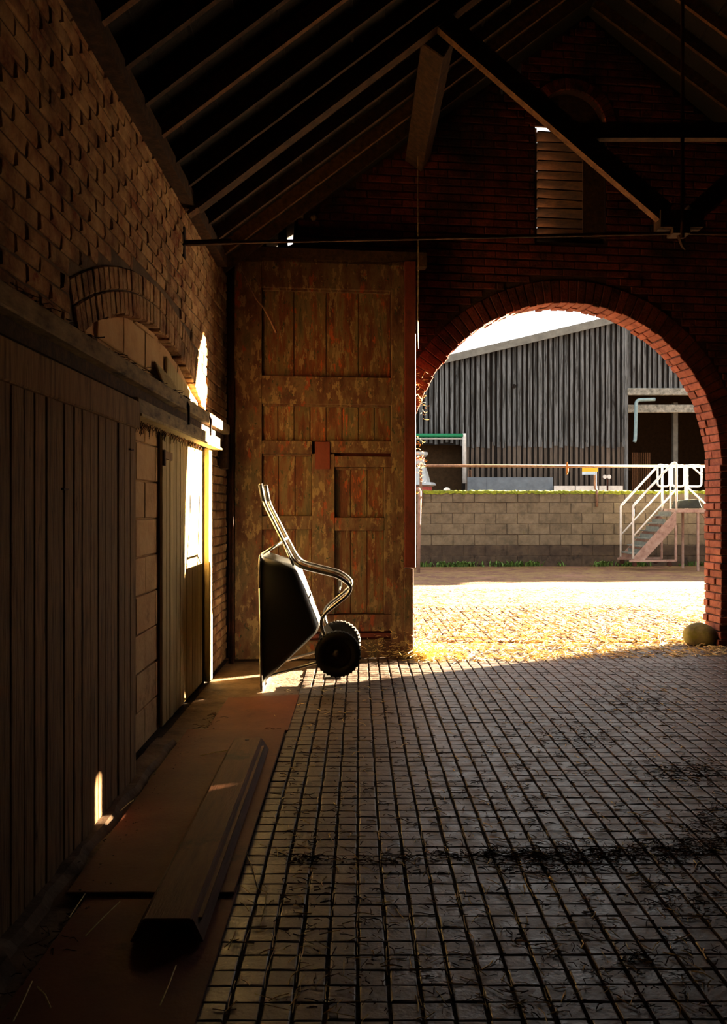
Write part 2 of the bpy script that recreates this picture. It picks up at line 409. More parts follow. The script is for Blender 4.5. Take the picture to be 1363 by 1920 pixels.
# ---- yard ground outside, rising gently to the block wall
def yard_z(y): return 0.0 if y < 9 else -.17 * min(1, (y - 9) / 12.8)
mb = MB(); nx, ny = 60, 80
for k in range(ny + 1):
    for i in range(nx + 1):
        x = -18 + 60 * i / nx; y = 7.6 + (62 - 7.6) * (k / ny) ** 1.6
        mb.v.append(V3(x, y, yard_z(y) - .008 + (R.uniform(-.012, .006) if y > 9.2 else 0)))
mb.f = [(k * (nx + 1) + i, k * (nx + 1) + i + 1, (k + 1) * (nx + 1) + i + 1, (k + 1) * (nx + 1) + i) for k in range(ny) for i in range(nx)]
yard = mb.build('ground', M['yard'], o=(6, 20, 0))
tag(yard, 'sunlit yard paving strewn with straw beyond the archway', 'ground', kind='structure')
# paving courses that still read outside the arch
mb = MB()
for i in range(60):
    for k in range(42):
        x = -1.4 + i * PXW * 1.05; y = 8.62 + k * PYW * 1.0
        if y < E((x - EO.x) / CT, 0, 0).y + .36: continue
        v, f = paver(PXW / 2 - .005, PYW / 2 - .003, R)
        o = V3(x, y, yard_z(y) + .004 + R.uniform(-.004, .003)); tx, ty = R.uniform(-.05, .05), R.uniform(-.05, .05)
        mb.add([p + o + V3(0, 0, p.x * tx + p.y * ty) for p in v], f)
M['yard_paver'] = mat('straw_dusted_paver', ['573629', '6b4937', '755a36'], 5, rough=.85, bump=.5, bscale=60, rnd=.15, dist=.005,
                      patches=[('8a6f3e', 6, .56, .08, (1, 1, 1))])
s = mb.build('paver_field', M['yard_paver'], yard); s['kind'] = 'stuff'

# ---- left wall
wl = MB()
AC, AR, AHS, ASZ = 5.10, 3.40, 1.50, 2.16     # blind arch: centre, radius, half span, springing height
AZ = 2.515 - AR
ang = math.asin(AHS / AR)
hole = [(AC - AHS, -.05)] + [(AC + AR * math.sin(a), AZ + AR * math.cos(a)) for a in [-ang + 2 * ang * k / 24 for k in range(25)]] + [(AC + AHS, -.05)]
plate(wl, [(-3, -.1), (AC - AHS - .001, -.1)] + [(AC - AHS, -.05 + .0)] * 0 + [(AC + AHS + .001, -.1), (8.3, -.1), (8.3, 3.62), (-3, 3.62)],
      [[(u, max(z, -.04)) for u, z in hole]], lambda u, z: V3(XL - .012, u, z), lambda u, z: V3(XL - .40, u, z))
wl = wl.build('wall_left', M['mortar'], o=(XL, 3, 0))
tag(wl, 'long left wall of limewashed brick with a blind arch', 'wall', kind='structure')
def forbL(zl, zh):
    out = []
    if zl < AZ + (AR + .242):
        zz = max(zl, AZ + (AR + .242) * math.cos(ang))
        r = AR + .242
        if zz - AZ < r:
            hw = math.sqrt(max(0, r * r - (zz - AZ) ** 2)); out.append((AC - min(hw, AHS + .08), AC + min(hw, AHS + .08)))
    if zl < AZ + AR * math.cos(ang) + .12: out.append((AC - AHS, AC + AHS))
    return out
bl = courses(-1.0, 7.68, 1.84, 3.61, .232, .0785, .010, forbL) + courses(AC + AHS + .14, 7.68, .0, 1.84, .228, .0765, .011, lambda a, b: [])
def scL(b):
    p = V3(XL, b[0], b[1])
    if not inframe(p, 6): return -1
    if b[1] < 1.75 and b[0] < 6.5: return -1
    return 1 / b[0] ** 3 * (b[2])
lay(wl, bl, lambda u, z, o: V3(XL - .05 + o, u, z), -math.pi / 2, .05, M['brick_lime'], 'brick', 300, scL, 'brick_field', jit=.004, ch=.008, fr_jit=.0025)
nv = 40
for k in range(2 * nv):                                    # two arch rings
    ring, k = k // nv, k % nv
    a0 = -ang + 2 * ang * k / nv + .001; a1 = -ang + 2 * ang * (k + 1) / nv - .001
    r0 = AR + .120 * ring - (.012 + R.uniform(-.010, .008)) * (1 - ring); r1 = AR + .113 + .120 * ring
    q = [(a0, r0), (a1, r0), (a1, r1), (a0, r1)]
    x0 = XL + R.uniform(-.003, .003)
    t = MB(); t.hexa([V3(x0, AC + r * math.sin(a), AZ + r * math.cos(a)) for a, r in q], [V3(XL - .16, AC + r * math.sin(a), AZ + r * math.cos(a)) for a, r in q])
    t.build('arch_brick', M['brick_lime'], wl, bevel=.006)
# block infill in the recess, rendered over
XI = -1.282
k = 0; z = -.02
while z < 2.66:
    y = AC - AHS - .2 * (k % 2)
    while y < AC + AHS:
        a, b = max(y, AC - AHS + .004) + .003, min(y + .445, AC + AHS - .004) - .003
        tp = lambda u: AZ + math.sqrt(max(0.01, AR ** 2 - (u - AC) ** 2)) - .012
        za, zb_ = min(z + .222, tp(a)), min(z + .222, tp(b))
        if b - a > .05 and min(za, zb_) - z > .01:
            t = MB(); x0 = XI + R.uniform(-.003, .003)
            f_ = [(a, z + .003), (b, z + .003), (b, zb_ - .003), (a, za - .003)]
            t.hexa([V3(x0, u, v) for u, v in f_], [V3(x0 - .1, u, v) for u, v in f_]); t.build('block', M['plaster'], wl, bevel=.005)
        y += .445
    z += .226; k += 1
t = MB(); t.box((XI - .08, AC, 1.22), (.12, 2 * AHS + .1, 2.7)); t.build('infill_joints', M['plaster'], wl)

# ---- end wall with the archway and the louvred opening
TW = .31
uc, zc = Epx(1066, 700); uc0 = uc
ztop = Epx(1066, 568)[1]; ur = Epx(1352, 850)[0]
ARR = ur - uc; SPZ = ztop - ARR
def arch_loop(r, n=40, z0=-.02):
    return [(uc - r, z0)] + [(uc + r * math.cos(a), SPZ + r * math.sin(a)) for a in [math.pi - math.pi * k / n for k in range(n + 1)]] + [(uc + r, z0)]
lu0, lz0 = Epx(1004, 452); lu1, lz1 = Epx(1136, 240)
LC, LR = (lu0 + lu1) / 2, (lu1 - lu0) / 2
louvre = [(lu0, lz0), (lu0, lz1)] + [(LC + LR * math.cos(a), lz1 + LR * math.sin(a)) for a in [math.pi - math.pi * k / 14 for k in range(1, 14)]] + [(lu1, lz1), (lu1, lz0)]
UE = (XR - EO.x) / CT + .2
def gz(u): return roof_z(E(u, 0, 0).x) + .125
u_ridge = (RX - EO.x) / CT
def notch(px): return (((px - CX) / F) * EO.y - EO.x) / (CT - (px - CX) / F * ST)
top = []; NOTCH = []
for (a, b, dz) in ((498, 522, .20), (536, 552, .19), (936, 945, .18), (955, 978, .20)):
    ua, ub = notch(a), notch(b); NOTCH.append((ua, ub)); top += [(ua, gz(ua)), (ua + .02, gz(ua) - dz), (ub - .01, gz(ub) - dz * 1.2), (ub, gz(ub))]
outline = [(-.3, -.1), (UE, -.1), (UE, gz(UE)), (u_ridge, gz(u_ridge))] + [(u, z) for u, z in reversed(top)] + [(0, gz(0)), (-.3, gz(0))]
wb = MB()
plate(wb, outline, [[(u, max(z, -.02)) for u, z in arch_loop(ARR + .012)], louvre], lambda u, z: E(u, .012, z), lambda u, z: E(u, TW, z))
wb = wb.build('wall_back', M['mortar_dark'], o=EO)
tag(wb, 'dark red brick gable end wall with a round archway', 'wall', kind='structure')
def forbE(zl, zh):
    out = []
    r = ARR + .23
    if zl < SPZ: out.append((uc - ARR - .115, uc + ARR + .115)); 
    if zh > SPZ and zl - SPZ < r:
        hw = math.sqrt(max(0, r * r - max(0, zl - SPZ) ** 2)); out.append((uc - hw, uc + hw))
    if zh > lz0 and zl < lz1: out.append((lu0, lu1))
    elif zl < lz1 + LR + .11 and zh > lz1:
        rr_ = LR + .115; hw = math.sqrt(max(0, rr_ * rr_ - max(0, zl - lz1) ** 2)); out.append((LC - hw, LC + hw))
    x_over = [(-9, 0.0)]
    for (a_, b_) in NOTCH:
        if zh > gz(a_) - .23: out.append((a_, b_))
    # gable slopes
    zz = zh + .02
    if zz > gz(0):
        out.append((-9, (zz - gz(0)) / (RM * CT)))
    if zz > gz(UE):
        out.append((u_ridge + (gz(u_ridge) - zz) / (RM * CT), UE + 9))
    return out
be = courses(0.0, UE - .2, .0, gz(u_ridge), .228, .0765, .011, forbE)
du0, du1 = Epx(440, 900, -.22)[0], Epx(782, 900, -.22)[0]
def scE(b):
    p = E(b[0], 0, b[1])
    if not inframe(p, -2): return -1
    x, y = pix(p)
    if y > 500 and x < 785: return -1
    return 1.0 / (.2 + abs(math.hypot(b[0] - uc, max(0, b[1] - SPZ)) - ARR)) * b[2]
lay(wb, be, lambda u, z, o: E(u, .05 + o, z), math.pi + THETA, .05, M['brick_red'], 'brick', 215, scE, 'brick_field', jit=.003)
# jamb bricks, through the thickness
k = 0; z = 0.0
JB = []
while z < SPZ - .03:
    splits = [(0, .222), (.232, TW)] if k % 2 else [(0, .107), (.117, TW)]
    for sgn in (-1, 1):
        for (w0, w1) in splits:
            e = R.uniform(-.012, .006) + (R.uniform(-.02, .01) if z < .5 else 0)
            a, b = uc + sgn * (ARR + e), uc + sgn * (ARR + .11)
            zl, zh = z + .005, z + .0715
            t = MB(); t.hexa([E(u, w0, zz) for u, zz in ((a, zl), (b, zl), (b, zh), (a, zh))], [E(u, w1, zz) for u, zz in ((a, zl), (b, zl), (b, zh), (a, zh))])
            if sgn == 1: t.build('jamb_brick', M['brick_jamb'], wb, bevel=.006, front=M['brick_red'])
            else: JB.append(t)
    z += .0765; k += 1
mb = MB()
for t in JB: mb.add(t.v, t.f)
s = mb.build('jamb_brickwork', M['brick_jamb'], wb); s['kind'] = 'stuff'
nv = 62                                                   # arch voussoirs, two bricks through the thickness
for k in range(nv):
    a0, a1 = math.pi * k / nv + .0026, math.pi * (k + 1) / nv - .0026
    r1 = ARR + .225
    sp = [(-.004, .165), (.172, TW)] if k % 2 else [(-.004, .225), (.232, TW)]
    for (w0, w1) in sp:
        r0 = ARR + R.uniform(-.010, .008); w0 += R.uniform(-.004, .004)
        q = [(a0, r0), (a1, r0), (a1, r1), (a0, r1)]
        t = MB(); t.hexa([E(uc + r * math.cos(a), w0, SPZ + r * math.sin(a)) for a, r in q], [E(uc + r * math.cos(a), w1, SPZ + r * math.sin(a)) for a, r in q])
        t.build('arch_brick', M['brick_jamb'], wb, bevel=.005, front=M['brick_red'])
for k in range(22):                                       # ring over the louvre
    a0, a1 = math.pi * k / 22 + .006, math.pi * (k + 1) / 22 - .006
    q = [(a0, LR), (a1, LR), (a1, LR + .11), (a0, LR + .11)]
    t = MB(); t.hexa([E(LC + r * math.cos(a), -.012, lz1 + r * math.sin(a)) for a, r in q], [E(LC + r * math.cos(a), .1, lz1 + r * math.sin(a)) for a, r in q])
    t.build('hood_brick', M['brick_red'], wb, bevel=.004)

# ---- louvred window
wn = thing('window_1', E(LC, .1, lz0), 'round-headed louvred opening high in the gable wall', 'window', kind='structure')
t = MB()
for (a, b) in ((lu0, lu0 + .04), (lu1 - .04, lu1)):
    t.hexa([E(a, .08, lz0), E(b, .08, lz0), E(b, .08, lz1), E(a, .08, lz1)], [E(a, .16, lz0), E(b, .16, lz0), E(b, .16, lz1), E(a, .16, lz1)])
t.build('window_frame', M['timber'], wn)
t = MB()
loop = [(LC + (LR - .005) * math.cos(a), lz1 + .03 + (LR - .01) * math.sin(a)) for a in [math.pi * k / 14 for k in range(15)]]
n = len(loop)
t.add([E(u, .10, z) for u, z in loop] + [E(u, .13, z) for u, z in loop],
      [tuple(range(n)), tuple(range(2 * n - 1, n - 1, -1))] + [(i, (i + 1) % n, n + (i + 1) % n, n + i) for i in range(n)])
t.build('head_board', M['timber'], wn)
ns = 12; dz = (lz1 - .02 - lz0) / ns
for k in range(ns):
    z0 = lz0 + k * dz + R.uniform(-.006, .006)
    a, b = lu0 + .04, lu1 - .04
    zt = R.uniform(-.008, .008)
    t = MB(); t.hexa([E(a, .05, z0 + dz * .62 + zt), E(b, .05, z0 + dz * .62 - zt), E(b, .06, z0 + dz * .80 - zt), E(a, .06, z0 + dz * .80 + zt)],
                     [E(a, .15, z0 + zt), E(b, .15, z0 - zt), E(b, .16, z0 + dz * .15 - zt), E(a, .16, z0 + dz * .15 + zt)])
    t.build('slat', M['slat'], wn)

ub_ = Epx(1094, 340)[0]
t = MB(); t.hexa([E(ub_, .015, lz0 + .06), E(lu1 - .01, .015, lz0 + .06), E(lu1 - .01, .015, lz1), E(ub_, .015, lz1)], [E(ub_, .035, lz0 + .06), E(lu1 - .01, .035, lz0 + .06), E(lu1 - .01, .035, lz1), E(ub_, .035, lz1)])
t.build('darkening_board', M['timber'], wn)  # dark board added to darken the right third of the louvre
# ---- right wall (slit ventilators) and wall behind the camera
wr = MB()
slits = [[(7.26, 1.25), (7.31, 1.25), (7.31, 1.45), (7.26, 1.45)]]
plate(wr, [(-3, -.1), (9.3, -.1), (9.3, 3.74), (-3, 3.74)], slits, lambda u, z: V3(XR, u, z), lambda u, z: V3(XR + .05, u, z))
wr = wr.build('wall_right', M['whitewash'], o=(XR, 3, 0))
tag(wr, 'plain brick right wall with a narrow ventilation slit', 'wall', kind='structure')
wf = MB(); plate(wf, [(XL - .3, -.1), (XR + .2, -.1), (XR + .2, 3.5), (RX, roof_z(RX) + .12), (XL - .3, 3.5)], [], lambda u, z: V3(u, -3.0, z), lambda u, z: V3(u, -3.3, z))
wf = wf.build('wall_front', M['whitewash'], o=(RX, -3, 0))
tag(wf, 'plain brick gable wall behind the viewpoint', 'wall', kind='structure')

# ---- roof: covering, rafters, plates, purlins
cl = MB()
for sg in (-1, 1):
    xe = RX + sg * (RX + 1.14 + .35)
    pts = [(RX, roof_z(RX) + .11), (xe, roof_z(xe) + .11)]
    yl, yr = -3.3, 9.3
    def yend(x): return E((x - EO.x) / CT, TW + .02, 0).y
    (x0, z0), (x1, z1) = pts
    cl.hexa([V3(x0, yl, z0), V3(x1, yl, z1), V3(x1, yend(x1), z1), V3(x0, yend(x0), z0)],
            [V3(x0, yl, z0 + .06), V3(x1, yl, z1 + .06), V3(x1, yend(x1), z1 + .06), V3(x0, yend(x0), z0 + .06)])
cl = cl.build('ceiling', M['roofing'], o=(RX, 3, 6.2))
tag(cl, 'dark pitched roof underside carried on thin rafters', 'roof', kind='structure')
for k in range(-2, 12):
    y = 3.7 + .375 * k
    if abs(y - 5.8) < .12: continue
    for sg in (-1, 1):
        if y > (7.5 if sg < 0 else 8.0): continue
        xe = RX + sg * (RX + 1.14 + .1)
        ym = E((RX - EO.x) / CT, 0, 0).y
        t = MB(); nrm = V3(-sg * RM, 0, 1).normalized() if sg > 0 else V3(RM, 0, 1).normalized()
        a = V3(RX, y, roof_z(RX) + .06); b = V3(xe, y, roof_z(xe) + .06)
        t.bar(b, a, 0.036 + R.uniform(-.005, .008), .12, up=V3(-RM * (-sg), 0, 1).normalized() if False else V3(0, 0, 1))
        t.build('rafter', M['timber_lit'] if k % 3 == 0 else M['timber'], cl)
for (x, wd) in ((XL + .02, .12), (XR - .06, .12)):
    t = MB(); t.box((x, 2.1, 3.56), (wd, 10.2 if x < 0 else 11.0, .10)); t.build('wall_plate', M['timber'], cl)
# battens under the slates
mb = MB()
for sg in (-1, 1):
    for q in range(1, 17):
        x = RX + sg * q * .21; mb.box((x, 2.4, roof_z(x) + .118), (.035, 10.6, .02))
s = mb.build('roof_battens', M['roofing'], cl); s['kind'] = 'stuff'
pl = P(800, 62, 5.9)
pux = .545; puz = 4.70
t = MB(); t.hexa([V3(pux - .10, 5.86, puz + .02), V3(pux + .06, 5.86, puz - .09), V3(pux + .15, 5.86, puz + .07), V3(pux - .02, 5.86, puz + .19)],
                 [V3(pux - .10, 7.86, puz + .02), V3(pux + .06, 7.86, puz - .09), V3(pux + .15, 7.86, puz + .07), V3(pux - .02, 7.86, puz + .19)])
t.build('purlin', M['timber'], cl, bevel=.008)
x2 = 2 * RX - pux
t = MB(); t.hexa([V3(x2 + .10, 5.86, puz + .02), V3(x2 - .06, 5.86, puz - .09), V3(x2 - .15, 5.86, puz + .07), V3(x2 + .02, 5.86, puz + .19)],
                 [V3(x2 + .10, 8.3, puz + .02), V3(x2 - .06, 8.3, puz - .09), V3(x2 - .15, 8.3, puz + .07), V3(x2 + .02, 8.3, puz + .19)])
t.build('purlin', M['timber'], cl, bevel=.008)

# ================================================================== THINGS INSIDE
# ---- roof truss at 5.8 m
TY = 5.80
tr = thing('roof_truss', (RX, TY, 3.35), 'timber roof truss with diagonal struts and iron tie rod spanning the barn', 'roof truss')
for sg in (-1, 1):
    mx = lambda x: x if sg < 0 else 2 * RX - x
    t = MB(); t.bar(V3(mx(-1.17), TY, 3.56), V3(mx(2.22), TY, 3.56 + .76 * 3.39), .11, .16); t.build('principal_rafter', M['timber'], tr)
    a, b = P(826, 52, TY), P(1246, 420, TY)
    t = MB(); t.bar(V3(mx(a.x), TY, a.z + .05), V3(mx(b.x), TY, b.z + .07), .08, .13); t.build('strut', M['timber'], tr)
    t = MB(); a2 = P(354, 408, TY); t.bar(V3(mx(a2.x), TY - .01, a2.z + .012), V3(mx(a.x - .01), TY - .01, a.z + .012), .09, .022); t.build('lit_lower_edge', M['timber_lit'], tr)  # pale strip added as the lit lower edge, here and along the strut
    t = MB(); t.bar(V3(mx(a.x), TY - .01, a.z - .03), V3(mx(b.x), TY - .01, b.z - .012), .07, .02); t.build('lit_lower_edge', M['timber_lit'], tr)
a = P(1073, 250, TY)
t = MB(); t.box((RX, TY - .02, a.z), (2 * (RX - a.x), .06, .11)); t.build('collar_beam', M['timber'], tr)
t = MB(); t.tube([V3(RX, TY - .07, 3.28), V3(RX, TY - .07, roof_z(RX))], .014, 8); t.build('king_rod', M['iron'], tr)
t = MB(); t.box((RX, TY, 3.42), (.30, .14, .12)); t.box((RX, TY, 3.35), (.12, .12, .06)); t.build('king_block', M['timber'], tr)
t = MB(); l = P(350, 456, TY); t.tube([l, V3(RX, TY, 3.34), V3(XR, TY, 3.30)], .013, 8); t.build('tie_rod', M['iron'], tr)
t = MB(); t.tube([l - V3(.03, 0, 0), l + V3(.32, 0, .012)], .022, 8); t.build('tie_rod_sleeve', M['iron'], tr)
t = MB(); t.box(l + V3(-.02, 0, .0), (.02, .05, .22)); t.build('anchor_plate', M['iron'], tr)
t = MB(); t.tube([V3(RX, TY, 3.34), V3(RX + .03, TY, 3.25), V3(RX + .05, TY, 3.22)], [.02, .016, .006], 6); t.build('hook', M['iron'], tr)

# ---- hanging cord and bits on the gable
t = MB(); uu = Epx(783, 500, -.40)[0]
t.tube([E(uu, -.41, 4.6), E(uu + .003, -.41, 3.6), E(uu - .002, -.41, 3.0), E(uu + .004, -.41, 2.85)], .005, 5)
tag(t.build('hanging_cord', M['rail_paint']), 'thin pale cord hanging down beside the panelled door edge', 'cord')
t = MB(); a = [(445, 490), (480, 560), (495, 578), (507, 600), (518, 624)]
t.tube([P(x, y, d) for (x, y), d in zip(a, (7.47, 7.3, 7.2, 7.2, 7.2))], [.003, .006, .008, .009, .012], 6)
tag(t.build('hooked_wire', M['rust']), 'thin bent rusty wire hanging in front of the top door panel', 'wire')
u, z = Epx(559, 400); t = MB(); t.hexa([E(u - .05, 0, z - .05), E(u + .05, 0, z - .05), E(u + .05, 0, z + .05), E(u - .05, 0, z + .05)],
                                     [E(u - .045, -.05, z - .045), E(u + .045, -.05, z - .045), E(u + .045, -.05, z + .045), E(u - .045, -.05, z + .045)])
tag(t.build('junction_box', M['rail_paint'], bevel=.005), 'small square junction box on the gable brickwork above the panelled door', 'junction box')
u, z = Epx(588, 409); t = MB(); t.lathe([(.02, 0), (.03, .02), (.018, .035), (.028, .05), (.01, .07)], E(u, 0.01, z), V3(ST, -CT, 0), 12)
tag(t.build('insulator', M['rail_paint'], smooth=True), 'small round insulator just right of the square junction box', 'insulator')

# ---- panelled door in front of the end wall
DW = -.22
pd = thing('panelled_door', E((du0 + du1) / 2, DW, .03), 'tall panelled sliding door with peeling red, tan and green paint left of the archway', 'door')
def dq(px0, py0, px1, py1, w0=DW, w1=DW + .03):
    """block on the door plane from pixel corners"""
    a = Epx(px0, py1, DW); b = Epx(px1, py0, DW)
    t = MB(); u0, z0, u1, z1 = a[0], a[1], b[0], b[1]
    t.hexa([E(u0, w0, z0), E(u1, w0, z0), E(u1, w0, z1), E(u0, w0, z1)], [E(u0, w1, z0), E(u1, w1, z0), E(u1, w1, z1), E(u0, w1, z1)])
    return t
def dpart(name, m, *a, **k):
    bv = k.pop('bevel', .005); return dq(*a, **k).build(name, m, pd, bevel=bv)
FR = dict(w0=DW - .03, w1=DW + .04)
dpart('stile', M['door_stile'], 440, 492, 491, 1236, **FR)
dpart('stile', M['door_stile'], 733, 492, 757, 1236, **FR)
dpart('edge_strip', M['door_edge'], 757, 492, 778, 1064, w0=DW - .045, w1=DW + .05)
dpart('edge_strip', M['door_stile'], 757, 1065, 774, 1236, w0=DW - .034, w1=DW + .05)
for (y0, y1, x0, x1) in ((492, 540, 491, 733), (709, 757, 491, 733), (827, 851, 491, 585), (827, 849, 618, 733), (856, 876, 618, 733),
                         (967, 993, 491, 585), (970, 995, 627, 720), (1151, 1186, 491, 733), (1199, 1236, 491, 733)):
    dpart('rail', M['door_stile'], x0, y0, x1, y1, **FR)
dpart('bottom_ledge', M['door_edge'], 491, 1186, 733, 1199, w0=DW - .004, w1=DW + .03)
dpart('muntin', M['door_stile'], 585, 851, 606, 1151, **FR)
dpart('muntin', M['door_stile'], 606, 851, 627, 1151, w0=DW - .034, w1=DW + .04)
dpart('muntin', M['door_stile'], 720, 876, 733, 1151, **FR)
dpart('lock_plate', M['door_edge'], 590, 829, 618, 880, w0=DW - .045, w1=DW - .03, bevel=.003)
for (x0, x1, y0, y1, nb) in ((491, 733, 540, 709, 4), (491, 733, 757, 827, 8), (491, 585, 851, 967, 3), (491, 585, 993, 1151, 3), (627, 720, 876, 970, 3), (627, 720, 995, 1151, 3)):
    for k in range(nb):
        a = x0 + (x1 - x0) * k / nb; b = x0 + (x1 - x0) * (k + 1) / nb; e = R.uniform(-.003, .003)
        dpart('panel_board', M['door_panel'], a + .6, y0, b - .6, y1, w0=DW + .022 + e, w1=DW + .04, bevel=.003)
for (x0, x1, y) in ((493, 731, 541), (493, 728, 758), (493, 583, 852), (629, 718, 878)):
    dpart('panel_moulding', M['door_stile'], x0, y, x1, y + 3, w0=DW - .012, w1=DW + .03, bevel=0)
dpart('backing', M['door_edge'], 442, 495, 756, 1232, w0=DW + .041, w1=DW + .055, bevel=0)
# door track beam above
tb = MB(); a = E(-.0, DW + .02, Epx(500, 478, DW)[1]); b = E(Epx(800, 478, DW)[0], DW + .02, a.z)
tb.bar(a, b, .10, .15)
tag(tb.build('door_track_beam', M['timber'], bevel=.01), 'heavy dark timber beam directly above the panelled door', 'beam')
# dark guide pipes in the corner
for i, x in enumerate((431, 436.5)):
    g = Epx(x, 900, DW - .05); t = MB(); t.tube([E(g[0], DW - .05 - .03 * i, -.005), E(g[0], DW - .05 - .03 * i, 2.55)], .012, 8)
    tag(t.build('guide_pipe', M['iron'], smooth=True), ['dark iron pipe standing closest to the left wall in the corner', 'dark iron pipe standing closest to the panelled door stile'][i], 'pipe', 'iron pipes in the corner')

# ---- left wall joinery: boarded sliding door in the foreground
XD = -1.14
sd_ = thing('sliding_door', (XD, 3.0, .03), 'brown boarded sliding door in the left foreground hanging from the rail', 'door')
y = 1.35
while y < 4.19:
    wd = R.uniform(.083, .112); y1 = min(y + wd, 4.22)
    e = R.uniform(-.004, .003)
    t = MB(); t.box((XD - .012 + e, (y + y1) / 2, .92 + R.uniform(-.01, .01)), (.024, y1 - y - .006, 1.80)); t.build('board', M['board_brown'], sd_, bevel=.004)
    y = y1
t = MB(); t.box((XD + .002, 2.78, 1.875), (.034, 2.88, .14)); t.build('header_plank', M['board_brown'], sd_, bevel=.006)
t = MB(); t.box((XD - .04, 2.78, .92), (.02, 2.84, 1.78)); t.build('backing', M['timber'], sd_)
for (px, py, l) in ((243, 843, .05), (118, 917, .05)):
    d = -XD * F / (CX - px); t = MB(); t.box((XD + .008, d, H + (CY - py) / F * d), (.012, l, .008)); t.build('iron_pin', M['iron'], sd_)

# ---- sliding rail along the wall
rl = thing('door_rail', (-1.16, 4.7, 1.89), 'long flaking double rail along the left wall above the doors', 'rail')
t = MB(); t.box((-1.165, 4.44, 2.075), (.10, 5.36, .08)); t.build('upper_rail', M['rail_paint'], rl, bevel=.006)
t = MB(); t.box((-1.195, 4.44, 2.003), (.05, 5.36, .06)); t.build('rail_groove', M['timber'], rl)
t = MB(); t.box((-1.175, 5.52, 1.93), (.08, 2.56, .085)); t.build('lower_rail', M['rail_paint'], rl, bevel=.006)
t = MB(); t.box((-1.16, 5.52, 1.882), (.08, 2.54, .014)); t.build('rail_lip', M['board_pale'], rl)
for k, (d, z) in enumerate(((3.15, 2.115), (3.6, 2.12), (4.25, 2.12), (4.85, 2.12), (5.3, 2.12), (5.6, 2.12))):
    t = MB(); t.box((-1.18, d, z), (.05, .05 + .03 * (k % 3), .045 + .02 * (k % 2))); t.build('hanger_bracket', M['iron'], rl, bevel=.004)
for d in (5.35, 6.15):
    t = MB(); t.tube([V3(-1.105, d, 1.94), V3(-1.105, d, 2.06), V3(-1.14, d, 2.13)], .009, 6); t.build('hook', M['iron'], rl)
t = MB(); t.box((-1.18, 7.2, 1.93), (.07, .10, .38)); 
tag(t.build('rail_end_block', M['timber'], bevel=.008), 'dark upright timber block at the far end of the rail', 'timber block')

mb = MB()
for _ in range(170):
    d = R.uniform(2.6, 6.4); strand(mb, R.uniform(-1.2, -1.12), d, 2.118 + R.random() * .01, R.uniform(.02, .08), R.uniform(.001, .003), math.pi / 2 + R.gauss(0, .6), R.uniform(-.1, .5), R.uniform(-.4, .4))
for _ in range(130):
    d = R.uniform(4.3, 6.4); p = V3(-1.19 + R.uniform(-.03, .02), d, 1.87); mb.tube([p, p + V3(R.gauss(0, .01), R.gauss(0, .02), -R.uniform(.01, .07))], .0018, 3)
s = mb.build('caught_hay', M['debris'], rl); s['kind'] = 'stuff'
# loose planks left above the rail
def slab(q, dx, nm, m, lab):
    t = MB(); t.hexa([V3(*p) for p in q], [V3(p[0] + dx, p[1], p[2]) for p in q])
    tag(t.build(nm, m, bevel=.004), lab, 'plank')
slab([(-1.262, 5.42, 2.14), (-1.262, 6.5, 2.14), (-1.262, 6.5, 2.22), (-1.262, 5.42, 2.40)], -.018, 'backing_plank', M['board_pale'], 'pale wide plank fixed flat in the blind arch above the rail')
slab([(-1.20, 5.10, 2.15), (-1.20, 5.55, 2.15), (-1.26, 5.55, 2.27), (-1.26, 5.10, 2.31)], -.014, 'loose_plank', M['board_pale'], 'short loose plank leaning out above the rail in front of the wide plank')

# ---- far boarded door in the recess
bd = thing('boarded_door', (-1.25, 5.9, .0), 'pale tongue-and-groove door in the sunlight beyond the bare wall', 'door')
y = 5.24
while y < 6.55:
    wd = .105; y1 = min(y + wd, 6.58)
    t = MB(); t.box((-1.26 + R.uniform(-.002, .002), (y + y1) / 2, .935), (.02, y1 - y - .005, 1.87)); t.build('board', M['board_pale'], bd, bevel=.004)
    y = y1
t = MB(); t.box((-1.275, 5.91, .935), (.010, 1.3, 1.85)); t.build('backing', M['timber'], bd)
t = MB(); t.box((-1.217, 6.66, .94), (.045, .13, 1.88)); t.build('door_post', M['board_pale'], bd, bevel=.006)
t = MB(); t.box((-1.247, 5.37, 1.74), (.016, .22, .05)); t.build('hinge_strap', M['board_brown'], bd)
t = MB(); t.box((-1.247, 5.262, 1.72), (.02, .035, .10)); t.build('latch_hole', M['iron'], bd)

# ---- kerb at the foot of the sliding door
mb = MB(); n = 46
for k in range(n + 1):
    y = 1.3 + 3.6 * k / n; o = R.uniform(-.02, .02)
    hgt = .022 + R.uniform(-.006, .006) + (.02 if y < 2.6 else 0); e = -1.07 + .006 * math.sin(k * 1.1) + o * .4 + (.05 if y < 2.5 else 0)
    mb.v += [V3(-1.2, y, -.02), V3(-1.2, y, hgt + .01), V3(e - .04, y, hgt + R.uniform(-.006, .006)), V3(e, y, -.02)]
mb.f = [(k * 4 + i, k * 4 + i + 1, k * 4 + i + 5, k * 4 + i + 4) for k in range(n) for i in range(3)] + [(0, 1, 2, 3), (n * 4 + 3, n * 4 + 2, n * 4 + 1, n * 4)]
kb = mb.build('trim_1', M['concrete']); tag(kb, 'broken concrete kerb along the foot of the left wall', 'kerb', kind='structure')

